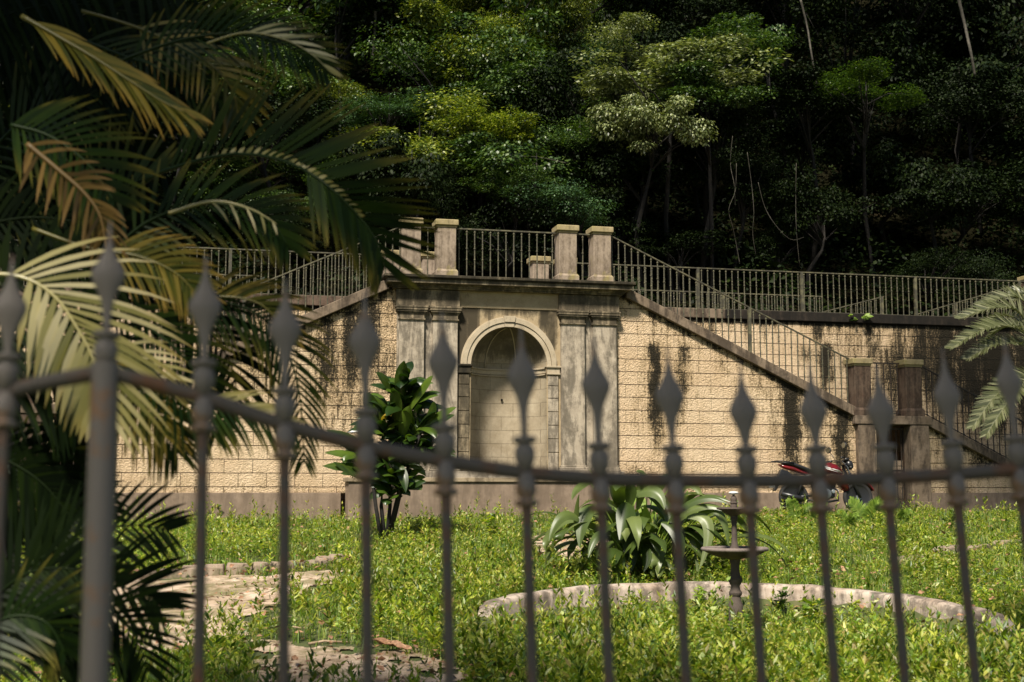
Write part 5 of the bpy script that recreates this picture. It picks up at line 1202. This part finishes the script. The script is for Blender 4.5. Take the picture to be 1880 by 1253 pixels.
def blades(n, l0, hs, pw):
    X, Y = sample(n, 8.2, 25.6, pw); ok = keep(X, Y, .012); X, Y = X[ok], Y[ok]; m_ = len(X)
    ln = l0*rng.uniform(.5, 1.6, m_)*(.5+tallness(X, Y)*4)*np.where(patch(X, Y) > 0, .8, 1.25); az = rng.uniform(0, 2*np.pi, m_); b0 = rng.uniform(.1, .8, m_)
    dx, dy = np.cos(az), np.sin(az); base = np.stack([X, Y, gz(X, Y)], 1); w_ = .0032*rng.uniform(.7, 1.6, m_); s = np.stack([-dy, dx, 0*dx], 1)*w_[:, None]
    h1 = np.stack([dx*b0*.25, dy*b0*.25, np.full(m_, .55)], 1)*ln[:, None]; h2 = np.stack([dx*b0*.9, dy*b0*.9, .95-.35*b0], 1)*ln[:, None]
    V = np.stack([base-s, base+s, base+h1+s*.8, base+h1-s*.8, base+h2], 1).reshape(-1, 3); b_ = np.arange(m_)[:, None]*5
    return V, np.concatenate([b_+[0, 1, 2], b_+[0, 2, 3], b_+[3, 2, 4]], 1).reshape(-1, 3)
v1, f1 = blades(320000, .12, 1, 1.3)
tag(arr(v1, f1, 'grass', L['blade']), 'thin grass blades growing between the weeds', 'grass', kind='stuff')
n = 5000; X, Y = sample(n, 8.6, 25, 1.2); ok = ~((np.abs(np.hypot(X-RC.x, Y-RC.y)-RR) < .1)); vv = X*FN.x+(Y-FD)*FN.y; ok &= vv < -.75; X, Y = X[ok], Y[ok]; n = len(X); az = rng.uniform(0, 6.28, n)
P = np.stack([X, Y, gz(X, Y)+rng.uniform(.02, .16, n)], 1); D = np.stack([np.cos(az), np.sin(az), rng.normal(size=n)*.3], 1)*rng.uniform(.03, .09, n)[:, None]
v1, f1 = leafcloud(P, D, np.linalg.norm(D, axis=1)*.3, unit(np.array([[0, 0, 1.]])+rng.normal(size=(n, 3))*.5), .4)
tag(arr(v1, f1, 'leaf_litter', M['dead']), 'small dry brown leaves lying scattered among the weeds and paths', 'leaf litter', kind='stuff')
# single plants one can pick out
def bushy(px, py, h, r, n, leaf, mt, lab, nm='weed_plant', cat='plant', lean=(0, 0), Y=None, base=None):
    b0 = base or G(px, py); t = thing(nm, lab, cat, Matrix.Translation(b0)); q = MB(); PP = []; DD = []
    for k in range(max(2, n//14)):
        a = random.uniform(0, 6.28); e_ = Vector((math.cos(a)*r*random.random()+lean[0]*h, math.sin(a)*r*random.random()+lean[1]*h, h*random.uniform(.6, 1)))
        q.tube([(0, 0, 0), e_*.5+Vector((0, 0, .02)), e_], [.006, .004, .002], 4)
        for j in range(14):
            p = e_*random.uniform(.2, 1); z = random.uniform(0, 6.28); PP.append(p); DD.append(Vector((math.cos(z), math.sin(z), random.uniform(-.2, .7))).normalized()*leaf*random.uniform(.6, 1.3))
    v, f = leafcloud(np.array(PP), np.array(DD), np.array([d.length*.3 for d in DD]), unit(np.array([[0, 0, 1.]])+rng.normal(size=(len(PP), 3))*.35), .25)
    arr(v, f, 'leaves', L[mt], t); q.build('stems', L['fern'], t); return t
bushy(905,1000,.62,.16,110,.09,'grass','tall climbing weed in front of the stone trough'); bushy(922,1015,.3,.3,90,.07,'grass2','rounded pale weed at the foot of the climbing weed')
bushy(770,985,.34,.25,90,.06,'grass','weed clump right of the cordyline stems'); bushy(1290,1120,.25,.2,70,.07,'grass2','pale leafy weed leaning on the inside of the basin rim')
bushy(1165,1150,.34,.18,90,.08,'grass','upright weed inside the basin below the broad leaf clump'); bushy(1490,1160,.36,.22,110,.09,'grass','tall weed inside the basin right of the fountain'); bushy(1430,1130,.3,.2,70,.08,'mid','dark-leaved weed inside the basin just right of the fountain')
for px_, lab_ in ((1440, 'weed mound below the motorcycle rear wheel'), (1530, 'weed mound below the motorcycle engine'), (1615, 'weed mound below the motorcycle front wheel')): bushy(px_, 975, .34, .28, 110, .06, 'grass', lab_)
bushy(395,955,.3,.3,110,.07,'grass','leafy weed mound against the left wall plinth'); bushy(1745,975,.3,.3,90,.07,'mid','dark weed mound under the far right stair')
bushy(1577,583,.0,.0,0,.1,'fern','x') if False else None
t = thing('wall_plant', 'small bright plant rooted in the black terrace coping', 'plant', Matrix.Translation(F(*[fac(1578,586,2.9)[0], 2.9, fac(1578,586,2.9)[1]])))
PP = []; DD = []
for k in range(26): a = random.uniform(0, 6.28); PP.append(Vector((0, 0, 0))+Vector((math.cos(a), math.sin(a)*.4, random.uniform(-.2, .6)))*random.uniform(.03, .24)); DD.append(Vector((math.cos(a), math.sin(a)*.5-.3, random.uniform(-.4, .5))).normalized()*.15)
v, f = leafcloud(np.array(PP), np.array(DD), np.full(26, .04), unit(np.array([[0, -.6, .7]])+rng.normal(size=(26, 3))*.3), .2); arr(v, f, 'leaves', L['fern'], t)
# tufts of long grass by the left wall
for px, py, lab in ((335,950,'tuft of long grass against the left wall plinth'), (300,955,'smaller grass tuft left of the long-grass tuft')):
    b0 = G(px, py); q = MB()
    for k in range(34):
        az = random.uniform(0, 6.28); pts = arch_leaf((random.uniform(-.08, .08), random.uniform(-.06, .06), 0), az, random.uniform(.9, 1.5), random.uniform(.25, .55), random.uniform(.4, 1.6), 6)
        vs, fs = strap(pts, lambda t: .009*(1-t**2)+.001, lf_nrm(az), 1, .1); q.add(vs, fs)
    o = q.build('grass_tuft', L['grass'], smooth=True); o.location = b0; tag(o, lab, 'grass tuft')
